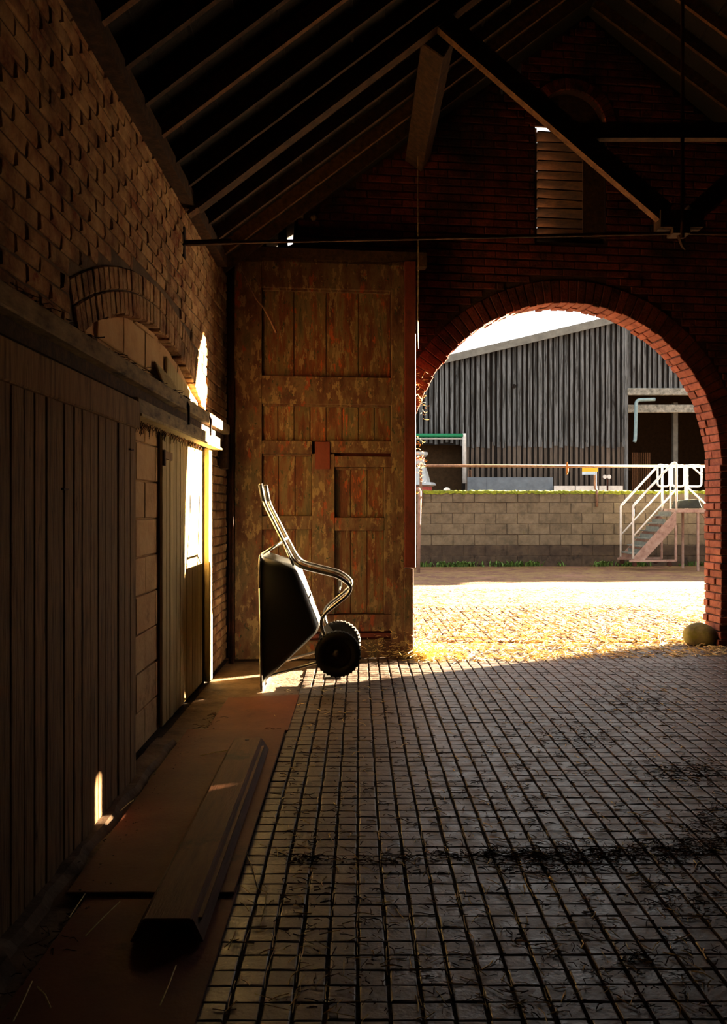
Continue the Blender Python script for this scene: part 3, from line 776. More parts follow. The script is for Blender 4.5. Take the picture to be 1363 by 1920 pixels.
# ---- sheets and trough on the floor
def sheet(c, th, zb, label, skew=0):
    t = MB(); z0, z1 = zb, zb + th
    t.hexa([V3(x, y, z0) for x, y in c], [V3(x, y, z1) for x, y in c])
    return tag(t.build('sheet_board', M['ply'], bevel=.002), label, 'board', 'sheet boards on the floor')
sheet([(-1.0, 1.45), (-.44, 1.45), (-.44, 3.02), (-.97, 3.02)], .010, .001, 'brown sheet board nearest the viewer, under the near end of the trough')
sheet([(-1.045, 2.94), (-.445, 2.94), (-.455, 5.10), (-1.062, 5.10)], .010, .014, 'long brown sheet board in the middle, under most of the trough')
sheet([(-.955, 5.16), (-.44, 5.14), (-.44, 6.12), (-.955, 6.02)], .008, .001, 'brown sheet board farthest along the wall, catching the sunlight by the wheelbarrow')
zt = .088
tg = thing('wooden_trough', (-.61, 3.6, .024), 'long upturned wooden trough lying across the sheet boards', 'trough')
yn, yf = 2.62, 4.69
t = MB(); t.hexa([V3(-.688, yn, zt - .018), V3(-.534, yn, zt - .018), V3(-.534, yn, zt), V3(-.688, yn, zt)], [V3(-.705, yf, zt - .018), V3(-.553, yf, zt - .018), V3(-.553, yf, zt), V3(-.705, yf, zt)])
t.build('top_plank', M['trough'], tg, bevel=.004)
for (xt, xb, xt2, sx) in ((-.690, -.725, -.706, 1), (-.532, -.490, -.551, -1)):
    t = MB(); dx = xt2 - xt
    t.hexa([V3(xt, yn + .01, zt - .004), V3(xb, yn - .02, .0245), V3(xb + .018 * sx, yn - .02, .0245), V3(xt + .018 * sx, yn + .01, zt - .012)],
           [V3(xt + dx, yf, zt - .004), V3(xb + dx, yf - .01, .0245), V3(xb + dx + .018 * sx, yf - .01, .0245), V3(xt + dx + .018 * sx, yf, zt - .012)])
    t.build('side_plank', M['trough'], tg, bevel=.003)
t = MB(); t.hexa([V3(-.522, yn + .05, .062), V3(-.508, yn + .05, .062), V3(-.508, yn + .05, .070), V3(-.526, yn + .05, .070)], [V3(-.541, yf - .1, .062), V3(-.527, yf - .1, .062), V3(-.527, yf - .1, .070), V3(-.545, yf - .1, .070)])
t.build('edge_batten', M['trough'], tg)
t = MB(); t.lathe([(.012, 0), (.012, .002)], V3(-.63, yf - .05, zt), n=12); t.build('bolt_hole', M['iron'], tg)

# ---- wheelbarrow, tipped up on its nose
WD = 6.22
wbx = thing('wheelbarrow', P(545, 1300, WD), 'black two-wheeled wheelbarrow stood up on its nose in front of the panelled door', 'wheelbarrow')
def W(px, py, dy=0.0):                 # side-view point at the tray's near plane, moved dy away
    p = P(px, py, WD); return V3(p.x, WD + dy, p.z)
CYB = .33                               # middle plane, behind the near side
bm = bmesh.new()
rim = [W(488, 1043), W(490, 1285)]
base = [W(553, 1062), W(599, 1186)]
hw0, hw1 = .33, .235
vv = []
for (p, hw) in ((rim[0], hw0), (base[0], hw1), (base[1], hw1), (rim[1], hw0)):
    for sg in (-1, 1): vv.append(bm.verts.new((p.x, WD + CYB + sg * hw, p.z)))
for f in ((0, 2, 4, 6), (7, 5, 3, 1), (0, 1, 3, 2), (2, 3, 5, 4), (4, 5, 7, 6)): bm.faces.new([vv[i] for i in f])
bmesh.ops.recalc_face_normals(bm, faces=bm.faces)
eds = [e for e in bm.edges if len(e.link_faces) == 2]
bmesh.ops.bevel(bm, geom=eds, offset=.055, segments=5, profile=.5, affect='EDGES')
me = bpy.data.meshes.new('tray'); 
for v in bm.verts: v.co -= W(545, 1170, CYB)
bm.to_mesh(me); bm.free(); me.materials.append(M['black_tray'])
me.polygons.foreach_set('use_smooth', [True] * len(me.polygons))
tray = bpy.data.objects.new('tray', me); link(tray, W(545, 1170, CYB), wbx)
tray.modifiers.new('normals', 'WEIGHTED_NORMAL').keep_sharp = True
so_ = tray.modifiers.new('solid', 'SOLIDIFY'); so_.thickness = .004; so_.offset = -1
a, b = W(487, 1041), W(490, 1301)
t = MB(); t.tube(smooth_path([V3(a.x, WD + .00, a.z - .25), V3(a.x, WD, a.z), V3(a.x, WD + 2 * CYB, a.z), V3(b.x, WD + 2 * CYB, b.z + .01), V3(b.x, WD, b.z + .01), V3(a.x, WD, a.z - .25)], .06), .0095, 8)
t.build('tray_rim', M['galv'], wbx, smooth=True)
# lip joining the tray to the rim
t = MB()
r0 = [V3(a.x, WD + .005, a.z - .005), V3(a.x, WD + 2 * CYB - .005, a.z - .005), V3(b.x, WD + 2 * CYB - .005, b.z + .015), V3(b.x, WD + .005, b.z + .015)]
r1 = [V3(rim[0].x + .006, WD + CYB - hw0 + .02, rim[0].z - .01), V3(rim[0].x + .006, WD + CYB + hw0 - .02, rim[0].z - .01), V3(rim[1].x + .006, WD + CYB + hw0 - .02, rim[1].z + .01), V3(rim[1].x + .006, WD + CYB - hw0 + .02, rim[1].z + .01)]
t.add(r0 + r1, [(i, (i + 1) % 4, 4 + (i + 1) % 4, 4 + i) for i in range(4)]); lp = t.build('tray_lip', M['black_tray'], wbx)
lp.modifiers.new('solid', 'SOLIDIFY').thickness = .003
path = [(490, 941), (546, 1051), (560, 1064), (636, 1083), (660, 1102), (652, 1118), (606, 1154), (600, 1172), (609, 1200)]
for sg, dy in ((0, .075), (1, .585)):
    hy = .16 if sg == 0 else .50                           # the handles run closer together than the legs
    tip = W(483.5, 908, hy)
    pts = smooth_path([W(483.5, 906, hy), W(490, 941, hy), W(546, 1051, (hy + dy) / 2)] + [W(x, y, dy) for x, y in path[2:]], .06, 5)
    t = MB(); t.tube(pts, .0145, 10); t.build('frame_tube', M['galv'], wbx, smooth=True)
    t = MB(); e = (W(490, 941, hy) - tip); t.tube([tip - e * .02, tip + e * .2, tip + e * .95], .019, 10); t.build('handle_grip', M['grip'], wbx, smooth=True)
    t = MB(); t.tube([W(527, 1016, (hy * 1.2 + dy * .8) / 2), W(489, 1040, dy)], .010, 8); t.build('stay', M['galv'], wbx, smooth=True)
    t = MB(); t.tube([W(531, 1026, (hy + dy) / 2), W(549, 1062, dy)], .009, 8); t.build('tray_bracket', M['galv'], wbx, smooth=True)
    t = MB(); t.tube(smooth_path([W(606, 1200, dy), W(606, 1242, dy), W(500, 1272, dy)], .03), .011, 8); t.build('nose_bar', M['galv'], wbx, smooth=True)
t = MB(); t.tube([W(527, 1014, .13), W(527, 1014, .53)], .011, 8); t.build('cross_bar', M['galv'], wbx, smooth=True)
t = MB(); t.tube([W(634, 1115, .075), W(634, 1115, .585)], .009, 8); t.box(W(634, 1108, .585), (.03, .03, .06)); t.build('leg_stay', M['galv'], wbx)
axc = (633, 1228)
t = MB(); t.tube([W(axc[0], axc[1], .04), W(axc[0], axc[1], .62)], .010, 8); t.build('axle', M['galv'], wbx)
for dy in (.13, .53):
    t = MB(); t.bar(W(604, 1192, dy), W(axc[0], axc[1], dy), .006, .05); t.build('axle_bracket', M['galv'], wbx)
for dy in (.05, .60):
    c = W(axc[0], axc[1], dy)
    rT = 43.5 / F * WD * 1.0
    t = MB(); wd = .042
    prof = [(rT * .60, -wd * .7), (rT * .72, -wd), (rT * .90, -wd * .95), (rT * .985, -wd * .6), (rT, 0), (rT * .985, wd * .6), (rT * .90, wd * .95), (rT * .72, wd), (rT * .60, wd * .7)]
    t.lathe(prof, c, V3(0, 1, 0), 40, cap=False); 
    tyre = t.build('tyre', M['tyre'], wbx, smooth=True)
    t = MB()
    for k in range(34):
        a_ = 2 * math.pi * k / 34
        rot = Matrix.Rotation(-a_, 3, 'Y')
        for s_ in (-1, 1): t.box(c + rot @ V3(rT * .985, s_ * wd * .48, 0), (.007, wd * .7, .014), rot)
    s = t.build('tread', M['tyre'], tyre); s['kind'] = 'stuff'
    t = MB(); t.lathe([(.015, -.045), (.03, -.04), (.035, -.02), (rT * .5, -.012), (rT * .63, -.026), (rT * .63, .026), (rT * .5, .012), (.035, .02), (.03, .04), (.015, .045)], c, V3(0, 1, 0), 28)
    t.build('wheel_hub', M['hub'], wbx, smooth=True)
t = MB(); t.bar(W(626, 1258, .3), W(632, 1284, .3), .03, .012); t.hexa([W(602, 1286, .22), W(638, 1286, .22), W(638, 1286, .42), W(602, 1286, .42)], [W(606, 1283, .22), W(636, 1283, .22), W(636, 1283, .42), W(606, 1283, .42)])
t.bar(W(620, 1245, .3), W(632, 1262, .3), .03, .012)
t.build('nose_foot', M['galv'], wbx)

# ---- stone guard at the right pier
def blob(c, r, seed, sub=3, amp=.12, flat=None):
    bm = bmesh.new(); bmesh.ops.create_icosphere(bm, subdivisions=sub, radius=1); rr = random.Random(seed)
    ph = [(V3(rr.uniform(-1, 1), rr.uniform(-1, 1), rr.uniform(-1, 1)).normalized(), rr.uniform(1.5, 5), rr.uniform(0, 6)) for _ in range(7)]
    mb = MB()
    for v in bm.verts:
        d = v.co.normalized(); k = 1 + amp * sum(math.sin(q * d.dot(p) + f) for p, q, f in ph) / 3
        p = V3(d.x * r[0] * k, d.y * r[1] * k, d.z * r[2] * k)
        if flat is not None: p.z = max(p.z, flat)
        mb.v.append(Vector(c) + p)
    bm.verts.index_update(); mb.f = [tuple(v.index for v in f.verts) for f in bm.faces]; bm.free(); return mb
g = G(1309, 1206)
tag(blob(g + V3(-.02, -.10, .09), (.15, .13, .13), 3, flat=-.09).build('guard_stone', M['stone'], smooth=True), 'rounded mossy guard stone at the foot of the right arch pier', 'stone')
g2 = G(1338, 1203)
tag(blob(g2 + V3(.0, -.02, .035), (.09, .07, .05), 8, flat=-.035).build('rubble_lump', M['brick_jamb'], smooth=True), 'small broken brick lump beside the guard stone', 'rubble')

# ---- straw and debris on the floor
mb = MB()
for _ in range(800):
    px, py = R.uniform(380, 1363), 1290 + 620 * R.random() ** 1.5
    if px < 520 - (py - 1290) * .16: continue
    p = G(px, py); strand(mb, p.x, p.y, .003, R.uniform(.025, .085), R.uniform(.0010, .0024), R.uniform(0, 6.28), R.uniform(0, .25), R.uniform(-.25, .25))
for _ in range(90):                                        # straws lying along the joints
    p = G(R.uniform(420, 1100), R.uniform(1560, 1900)); x = -.41 - PXW / 2 + round((p.x + .41) / PXW) * PXW
    strand(mb, x, p.y, -.002, R.uniform(.04, .12), R.uniform(.0012, .0024), math.pi / 2 + R.uniform(-.08, .08), .03, .05)
for (x0, y0, x1, y1) in ((461, 1600, 484, 1668), (500, 1670, 488, 1740), (442, 1745, 428, 1780), (330, 1810, 300, 1885), (225, 1690, 160, 1755), (160, 1675, 130, 1720), (70, 1850, 95, 1890), (25, 1915, 60, 1840),
                         (375, 1417, 430, 1407), (226, 1520, 250, 1500), (472, 1475, 480, 1440)):
    z = .03 if x0 < 440 else .004
    a, b = G(x0, y0, z), G(x1, y1, z); mb.tube([a, (a + b) / 2 + V3(.004, 0, .006), b], .0022, 4)
tag(mb.build('loose_straw', M['straw'], o=(0, 0, 0)), 'loose straw scattered over the paver floor', 'straw', kind='stuff')
mb = MB()
def flakes(n, fx, sz):
    for _ in range(n):
        p = fx(); s_ = R.uniform(*sz); rot = Matrix.Rotation(R.uniform(0, 6.28), 3, 'Z') @ Matrix.Rotation(R.uniform(-.5, .5), 3, 'X')
        q = [rot @ V3(x * s_ * R.uniform(.5, 1.3), y * s_ * R.uniform(.5, 1.3), z * s_ * .35) for x, y, z in ((-1, -.6, 0), (1, -.7, 0), (.8, .8, 0), (-.7, .7, 0), (0, 0, 1))]
        mb.add([p + k + V3(0, 0, .002) for k in q], [(0, 1, 4), (1, 2, 4), (2, 3, 4), (3, 0, 4), (3, 2, 1, 0)])
def clump(cx, cy, sx, sy):
    def f():
        return G(R.gauss(cx, sx), max(1205, R.gauss(cy, sy)))
    return f
def hay(n, fx, l0=.02, l1=.07):
    for _ in range(n):
        p = fx(); strand(mb, p.x, p.y, .001 + R.random() * .008, R.uniform(l0, l1), R.uniform(.0008, .0022), R.uniform(0, 6.28), R.uniform(-.05, .35), R.uniform(-.6, .6))
for (cx, cy, sx, sy, n) in ((1290, 1450, 45, 12, 120), (1250, 1330, 60, 22, 90), (1180, 1310, 40, 15, 60), (1090, 1375, 45, 14, 60), (1300, 1590, 70, 10, 130), (1130, 1605, 120, 8, 190),
                            (940, 1605, 90, 6, 90), (720, 1612, 60, 4, 50), (1030, 1612, 70, 20, 110), (1270, 1260, 60, 20, 70), (1150, 1250, 90, 18, 70), (1340, 1540, 30, 25, 70), (1200, 1800, 20, 8, 22),
                            (1300, 1680, 50, 30, 60), (1020, 1380, 90, 30, 60), (565, 1610, 16, 5, 24), (510, 1368, 14, 2, 14), (640, 1345, 10, 3, 8), (740, 1338, 10, 2, 8), (900, 1480, 160, 60, 80)):
    hay(int(n * 1.4), clump(cx, cy, sx, sy)); flakes(n // 2, clump(cx, cy, sx * .8, sy * .8), (.003, .008))
def anyf(): return G(R.uniform(520, 1363), 1260 + 640 * R.random() ** 1.3)
flakes(500, anyf, (.0015, .004)); hay(1500, anyf, .015, .05)
def gut():
    y = R.uniform(1.9, 5.6); return V3(-1.0 + R.gauss(.03, .04), y, .012 + R.uniform(0, .03))
flakes(160, gut, (.002, .007)); hay(260, gut)
tag(mb.build('floor_debris', M['debris'], o=(0, 0, 0)), 'dark dung and hay trodden into the floor', 'debris', kind='stuff')
mb = MB()
for _ in range(5200):
    px, py = R.uniform(775, 1360), 1096 + 150 * R.random()
    p = G(px, py)
    if p.y < E((p.x - EO.x) / CT, 0, 0).y - .5 or p.y > 16: continue
    p.z = yard_z(p.y)
    # keep the straw out of the shaded wedge inside
    strand(mb, p.x, p.y, p.z + .003, R.uniform(.04, .16), R.uniform(.0015, .004), R.uniform(0, 6.28), R.uniform(.05, .5), R.uniform(-.3, .3))
for _ in range(420):
    u = Epx(R.gauss(783, 14), 1000)[0]; p = E(u, R.uniform(-.35, .3), R.uniform(.0, .10) * R.random())
    strand(mb, p.x, p.y, p.z + .004, R.uniform(.05, .2), R.uniform(.0015, .004), R.uniform(0, 6.28), R.uniform(-.1, .9), R.uniform(-.4, .4))
tag(mb.build('yard_straw', M['straw'], o=(2, 10, 0)), 'straw littering the sunlit yard outside the archway', 'straw', kind='stuff')
# cobwebby hay caught on the left side of the arch and door foot
mb = MB()
for _ in range(160):
    u, z = Epx(R.gauss(786, 5), R.choice([R.gauss(745, 22), R.gauss(860, 25), R.gauss(1180, 40)]))
    p = E(u, R.uniform(-.12, .1), z); az = R.uniform(0, 6.28)
    strand(mb, p.x, p.y, p.z, R.uniform(.02, .07), R.uniform(.001, .002), az, R.uniform(-1.5, 1.5), R.uniform(-.5, .5))
for _ in range(150):
    px, py = R.gauss(725, 32), R.gauss(1212, 14)
    u, z = Epx(px, min(py, 1232), DW - .02); p = E(u, DW - .03, z)
    strand(mb, p.x, p.y, p.z, R.uniform(.02, .08), R.uniform(.001, .0022), R.uniform(0, 6.28), R.uniform(-.8, .8), R.uniform(-.5, .5))
tag(mb.build('caught_hay', M['straw'], o=(.5, 7.6, 0)), 'hay wisps caught on the door foot and arch edge', 'hay', kind='stuff')

# ================================================================== YARD
# ---- block wall
BY, BTH = 22.0, math.atan(.045)
bc, bs = math.cos(BTH), math.sin(BTH)
def B(u, w_, z): return V3(2 + u * bc - w_ * bs, BY + u * bs + w_ * bc, z)
zb, zt_ = -.17, H + (CY - 922) / F * BY
yw = thing('yard_wall', B(0, 0, zb), 'mossy concrete block wall across the far side of the yard', 'wall')
t = MB(); t.hexa([B(-10, .012, zb - .2), B(26, .012, zb - .2), B(26, .012, zt_ - .01), B(-10, .012, zt_ - .01)], [B(-10, .21, zb - .2), B(26, .21, zb - .2), B(26, .21, zt_ - .01), B(-10, .21, zt_ - .01)])
t.build('core', M['block_damp'], yw)
CH = (zt_ - zb + .02) / 7
bb = courses(-10, 26, zb - .02, zt_ + .001, .585, CH, .012, lambda a, b: [])
def scB(b):
    p = B(b[0], 0, b[1])
    x, y = pix(p); return 1 if 770 < x < 1345 else -1
lay(yw, [b for b in bb if b[1] < zb + 2 * CH - .02], lambda u, z, o: B(u, .05 + o, z), math.pi + BTH, .05, M['block_damp'], 'block', 300, scB, 'block_field', jit=.004, ch=.008, fr_jit=.006)
lay(yw, [b for b in bb if b[1] >= zb + 2 * CH - .02], lambda u, z, o: B(u, .05 + o, z), math.pi + BTH, .05, M['block'], 'block', 300, scB, 'block_field', jit=.004, ch=.008, fr_jit=.006)
mb = MB(); n = 620
for k in range(n + 1):
    u = -10 + 36 * k / n; j = R.uniform
    mb.v += [B(u, -.02 + j(-.01, .01), zt_ - .03 - j(0, .05)), B(u, -.015, zt_ + .012 + j(0, .02)), B(u, .11, zt_ + .035 + j(-.01, .02)), B(u, .23, zt_ + .0)]
mb.f = [(k * 4 + i, k * 4 + i + 1, k * 4 + i + 5, k * 4 + i + 4) for k in range(n) for i in range(3)]
s = mb.build('moss', M['moss'], yw); s['kind'] = 'stuff'
# weeds along its foot
mb = MB()
for _ in range(95):
    u0 = R.choice([R.uniform(-1, 8), R.gauss(4.6, .2), R.gauss(5.4, .15), R.gauss(2.2, .4), R.gauss(7.8, .3), R.gauss(.6, .3)])
    for _ in range(9):
        u = u0 + R.gauss(0, .07); h_ = R.uniform(.04, .19); c = B(u, R.uniform(-.14, -.03), zb - .02)
        az = R.uniform(0, 6.28); d = V3(math.cos(az), math.sin(az), 0) * h_ * .5; s_ = V3(-math.sin(az), math.cos(az), 0) * .022
        mb.add([c - s_ * .3, c + s_ * .3, c + d * .6 + V3(0, 0, h_ * .7) + s_, c + d * 1.3 + V3(0, 0, h_), c + d * .6 + V3(0, 0, h_ * .7) - s_], [(0, 1, 2, 3, 4)])
tag(mb.build('weeds', M['weed'], o=B(2, -.1, zb)), 'small green weeds growing along the foot of the block wall', 'weeds', kind='stuff')

# ---- pipe railing above the block wall
rw = thing('pipe_railing', B(2, .1, zt_), 'rusty pipe railing running along above the block wall', 'railing')
zr = H + (CY - 873) / F * BY
t = MB(); t.tube([B(-10, .1, zr), B(8.1, .1, zr)], .038, 10); t.build('rail', M['rust'], rw, smooth=True)
for px in (790, 1119):
    u = ((px - CX) / F * (BY - .05) - 2) / (bc - (px - CX) / F * bs)
    t = MB(); t.tube([B(u, -.045, zt_ - .4), B(u, -.045, zt_ + .03), B(u, .1, zt_ + .10), B(u, .1, zr)], .036, 8); t.build('post', M['rust'], rw, smooth=True)
u = ((1068 - CX) / F * BY - 2) / bc
t = blob(B(u, .06, zr - .06), (.035, .03, .16), 5, 2, .25); tag(t.build('orange_rag', M['orange'], smooth=True), 'small orange rag hanging over the pipe railing', 'rag')
pa, pb = P(1106, 882, BY + .05), None
sg_ = thing('sign_plate', V3(pa.x, pa.y, pa.z - .12), 'small yellow and pale blue sign plate fixed to the rusty post', 'sign')
t = MB(); t.box((pa.x, pa.y, pa.z + .02), (.42, .012, .11)); t.build('yellow_panel', M['yellow'], sg_)
t = MB(); t.box((pa.x - .03, pa.y, pa.z - .075), (.36, .012, .08)); t.build('blue_panel', M['sign_blue'], sg_)
t = MB(); t.bar((pa.x + .1, pa.y + .02, pa.z), (pa.x + .22, pa.y + .02, pa.z), .012, .02); t.build('bracket', M['rust'], sg_)

# pale post in front of the wall at the arch edge
a, b = P(787, 918, 19.7), P(784, 1075, 19.7)
t = MB(); t.tube([V3(b.x, 19.7, yard_z(19.7) - .02), V3(a.x, 19.7, a.z - .05), V3(a.x - .02, 19.7, a.z), V3(a.x - .10, 19.7, a.z)], .045, 10)
tag(t.build('gate_post', M['pink_steel'], smooth=True), 'faded red steel gate post standing just past the door edge', 'post')

# ---- mobile steps and platform
SD = 20.2
st = thing('loading_steps', P(1222, 1056, SD), 'white-railed steel loading steps leading up to a platform at the right', 'steps')
def S(px, py, far=False):
    p = P(px, py, SD); return V3(p.x, SD + (.95 if far else 0), p.z)
for far in (False, True):
    t = MB(); t.hexa([S(1180, 1054, far), S(1206, 1053, far), S(1268, 986, far), S(1268, 957, far)], [p + V3(0, .03, 0) for p in (S(1180, 1054, far), S(1206, 1053, far), S(1268, 986, far), S(1268, 957, far))])
    t.build('stringer', M['pink_steel'], st)
    rail = smooth_path([S(1187, 1048, far), S(1187, 948, far), S(1261, 868, far), S(1268, 868, far), S(1268, 957, far)], .06, 4)
    t = MB(); t.tube(rail, .028, 8); t.build('handrail', M['white_tube'], st, smooth=True)
    t = MB(); t.tube([S(1187, 1006, far), S(1268, 916, far)], .021, 8); t.build('mid_rail', M['white_tube'], st, smooth=True)
    t = MB(); t.bar(S(1267, 985, far), S(1267, 1052, far), .05, .05, up=V3(0, 1, 0)); t.build('leg', M['pink_steel'], st)
    t = MB(); t.bar(S(1180, 1052, far), S(1268, 1051, far), .04, .05); t.build('base_rail', M['pink_steel'], st)
    for x in (1190, 1256):
        t = MB(); c = S(x, 1058, far); t.lathe([(.02, -.02), (.06, -.018), (.06, .018), (.02, .02)], c + V3(0, .02, 0), V3(0, 1, 0), 14); t.build('castor', M['iron'], st)
for k in range(6):
    f_ = (k + .5) / 6; x = 1190 + 70 * f_; y = 1046 - 86 * f_
    t = MB(); c = S(x, y); t.box((c.x, SD + .5, c.z), (.22, .90, .03)); t.build('tread', M['tread'], st)
    t = MB(); t.box((c.x + .08, SD + .5, c.z + .05), (.012, .90, .11)); t.build('riser', M['tread'], st)
pf = thing('loading_platform', P(1330, 1050, SD), 'steel loading platform with tubular gates behind the right pier', 'platform')
def boxq(px0, px1, py0, py1, y0, y1, nm, m):
    a = P(px0, py1, SD); b = P(px1, py0, SD); t = MB(); t.box(((a.x + b.x) / 2, (y0 + y1) / 2, (a.z + b.z) / 2), (b.x - a.x, y1 - y0, b.z - a.z)); return t.build(nm, m, pf)
boxq(1270, 1420, 954, 961, SD, SD + 1.1, 'deck', M['pink_steel'])
for px in (1310, 1410):
    for far in (False, True):
        t = MB(); a = P(px, 961, SD); t.bar(V3(a.x, SD + (1.0 if far else .05), a.z), V3(a.x, SD + (1.0 if far else .05), yard_z(SD) - .01), .05, .05, up=V3(0, 1, 0)); t.build('leg', M['pink_steel'], pf)
t = MB(); t.hexa([P(1314, 963, SD), P(1345, 963, SD), P(1345, 1000, SD), P(1344, 1000, SD)], [P(1314, 963, SD) + V3(0, .03, 0), P(1345, 963, SD) + V3(0, .03, 0), P(1345, 1000, SD) + V3(0, .03, 0), P(1344, 1000, SD) + V3(0, .03, 0)])
t.build('gusset', M['rust'], pf)
for (x0, x1) in ((1249, 1272), (1277, 1301), (1305, 1334)):
    t = MB(); yy = SD + .9
    q = [P(x0, 870, SD), P(x1, 870, SD), P(x1, 911, SD), P(x0, 911, SD)]
    q = [V3(p.x, SD + .6, p.z) for p in q]
    m0 = (q[0] + q[1]) / 2
    t.tube(smooth_path([m0] + [q[1], q[2], q[3], q[0]] + [m0], .09, 4), .024, 8); t.build('gate_frame', M['white_tube'], pf, smooth=True)
for px in (1274, 1303, 1307):
    t = MB(); a = P(px, 869, SD); b = P(px, 956, SD); t.tube([V3(a.x, SD + .6, a.z), V3(a.x, SD + .6, b.z)], .024, 8); t.build('gate_post', M['white_tube'], pf, smooth=True)
for (a, b) in (((1307, 913), (1340, 944)), ((1312, 870), (1334, 890))):
    t = MB(); p, q = P(*a, SD), P(*b, SD); t.tube([V3(p.x, SD + .57, p.z), V3(q.x, SD + .57, q.z)], .021, 8); t.build('brace', M['white_tube'], pf, smooth=True)
a, b = P(1272, 952.5, SD), P(1318, 936, SD)
t = MB(); x0, x1 = a.x, b.x; z0, z1 = a.z - .01, b.z
t.hexa([V3(x0, SD + .03, z0), V3(x1, SD + .03, z0), V3(x1, SD + .48, z0), V3(x0, SD + .48, z0)], [V3(x0 + .04, SD + .07, z1 - .03), V3(x1 - .07, SD + .07, z1), V3(x1 - .07, SD + .43, z1), V3(x0 + .04, SD + .43, z1 - .03)])
tag(t.build('rubber_trough', M['dark_rubber'], bevel=.02, seg=3), 'dark upturned rubber trough lying on the platform deck', 'trough')

# ---- the boarded barn across the yard
BD = 34.0
bn = thing('barn', P(1100, 1040, BD), 'large barn of silvered vertical boards beyond the block wall', 'barn')
def Q(px, py, d=BD): return P(px, py, d)
mpp = BD / F
XRB = 13.9
def rz(x): return 7.67 + .2386 * (x - 3.93) if x < XRB else 7.67 + .2386 * (XRB - 3.93) - .2386 * (x - XRB)
def xb(px): return (px - CX) * mpp
def zbp(py): return H + (CY - py) * mpp
xl, xr = xb(560), xb(1800)
dx0, dx1 = xb(1177), xb(1420); dz1 = zbp(741)
sx0, sx1 = xb(700), xb(866); sz1 = zbp(834)
M['shed_back'] = mat('brown_shed_boards', ['30220f', '46331e'], 6, rough=.9, bump=.2, rnd=0)
# near-black shell added so the gaps between the boards read as gloom
t = MB()
def yb(dy): return BD + dy
outl = [(xl, 0), (xl, rz(xl) - .05), (XRB, rz(XRB) - .05), (xr, rz(xr) - .05), (xr, 0)]
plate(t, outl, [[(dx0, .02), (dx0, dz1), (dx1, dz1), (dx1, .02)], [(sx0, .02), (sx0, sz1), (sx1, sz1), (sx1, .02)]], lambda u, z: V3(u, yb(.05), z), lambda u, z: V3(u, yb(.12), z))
t.build('gloom_shell', M['barn_dark'], bn)
t = MB(); t.add([V3(xl, yb(.12), -.02), V3(xr, yb(.12), -.02), V3(xr, yb(10), -.02), V3(xl, yb(10), -.02), V3(xl, yb(.12), rz(xl)), V3(xr, yb(.12), rz(xr)), V3(xr, yb(10), rz(xr)), V3(xl, yb(10), rz(xl)), V3(XRB, yb(10), rz(XRB))],
                [(3, 2, 6, 8, 7), (0, 3, 7, 4), (1, 2, 6, 5)]); t.build('side_walls', M['shed_back'], bn)
t = MB()
for (x0, x1) in ((xl - .3, XRB), (XRB, xr + .3)):
    t.hexa([V3(x0, yb(-.3), rz(x0)), V3(x1, yb(-.3), rz(x1)), V3(x1, yb(10), rz(x1)), V3(x0, yb(10), rz(x0))], [V3(x0, yb(-.3), rz(x0) + .06), V3(x1, yb(-.3), rz(x1) + .06), V3(x1, yb(10), rz(x1) + .06), V3(x0, yb(10), rz(x0) + .06)])
t.build('roof', M['fibre'], bn)
t = MB(); t.bar(V3(xl - .3, yb(-.32), rz(xl - .3) - .09), V3(XRB, yb(-.32), rz(XRB) - .12), .04, .29); t.build('barge_board', M['fibre'], bn)
pit = 9.75 * mpp; x = xb(735); zlow = zbp(838); k = 0
while x < xb(1350):
    wd = pit - R.uniform(.055, .12); xc = x + pit / 2
    if xc < dx0 - .02:
        low = zlow + R.uniform(-.06, .06)
        if xc < sx1: low = sz1 + R.uniform(-.12, .05) + .05
        top = rz(xc) - .12
        mid = zbp(705 + R.uniform(-3, 3)) if k % 3 == 0 else None
        t = MB(); t.box((xc, yb(-.02 + R.uniform(-.012, .012)), (low + top) / 2), (wd, .025, top - low)); t.build('board', M['barn_board'], bn)
        if xc > sx1 + .05:
            t = MB(); t.box((xc + R.uniform(-.02, .02), yb(.012), (zlow + .2 + .3) / 2), (wd, .025, zlow + .2 - .3)); t.build('board', M['barn_board_low'], bn)
    else:
        top = rz(xc) - .12; low = dz1 + .2
        t = MB(); t.box((xc, yb(-.02 + R.uniform(-.012, .012)), (low + top) / 2), (wd, .025, top - low)); t.build('board', M['barn_board'], bn)
    x += pit; k += 1
t = MB(); t.box((xb(1173.5), yb(-.05), (zbp(590) + .3) / 2), (.14, .05, zbp(590) - .3)); t.build('corner_board', M['barn_board'], bn)
t = MB(); t.box(((dx0 + dx1) / 2, yb(-.06), zbp(735)), (dx1 - dx0 + .1, .16, 13 * mpp)); t.build('lintel', M['lintel'], bn, bevel=.02)
t = MB(); t.box(((dx0 + dx1) / 2, yb(.25), zbp(765)), (dx1 - dx0, .14, 15 * mpp)); t.build('cross_beam', M['lintel'], bn, bevel=.02)
t = MB(); t.box((xb(1300), yb(2.0), 2.9), (.2, .2, 6.2)); t.build('inner_post', M['fibre'], bn)
t = MB(); t.box(((sx0 + sx1) / 2, yb(1.2), 1.6), (sx1 - sx0 + .8, .05, 5.6))
t.build('shed_back', M['shed_back'], bn)
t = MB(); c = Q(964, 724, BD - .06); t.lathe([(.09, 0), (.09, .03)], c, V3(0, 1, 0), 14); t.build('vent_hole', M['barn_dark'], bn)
# pipe work on the barn door
t = MB(); t.tube(smooth_path([Q(1228, 749, BD - .25), Q(1193, 750, BD - .25), Q(1191, 825, BD - .25), Q(1189, 829, BD - .25)], .16, 4), .07, 10)
tag(t.build('drain_pipe', M['pipe_blue'], smooth=True), 'grey-blue elbowed drain pipe hanging in the barn doorway', 'pipe')
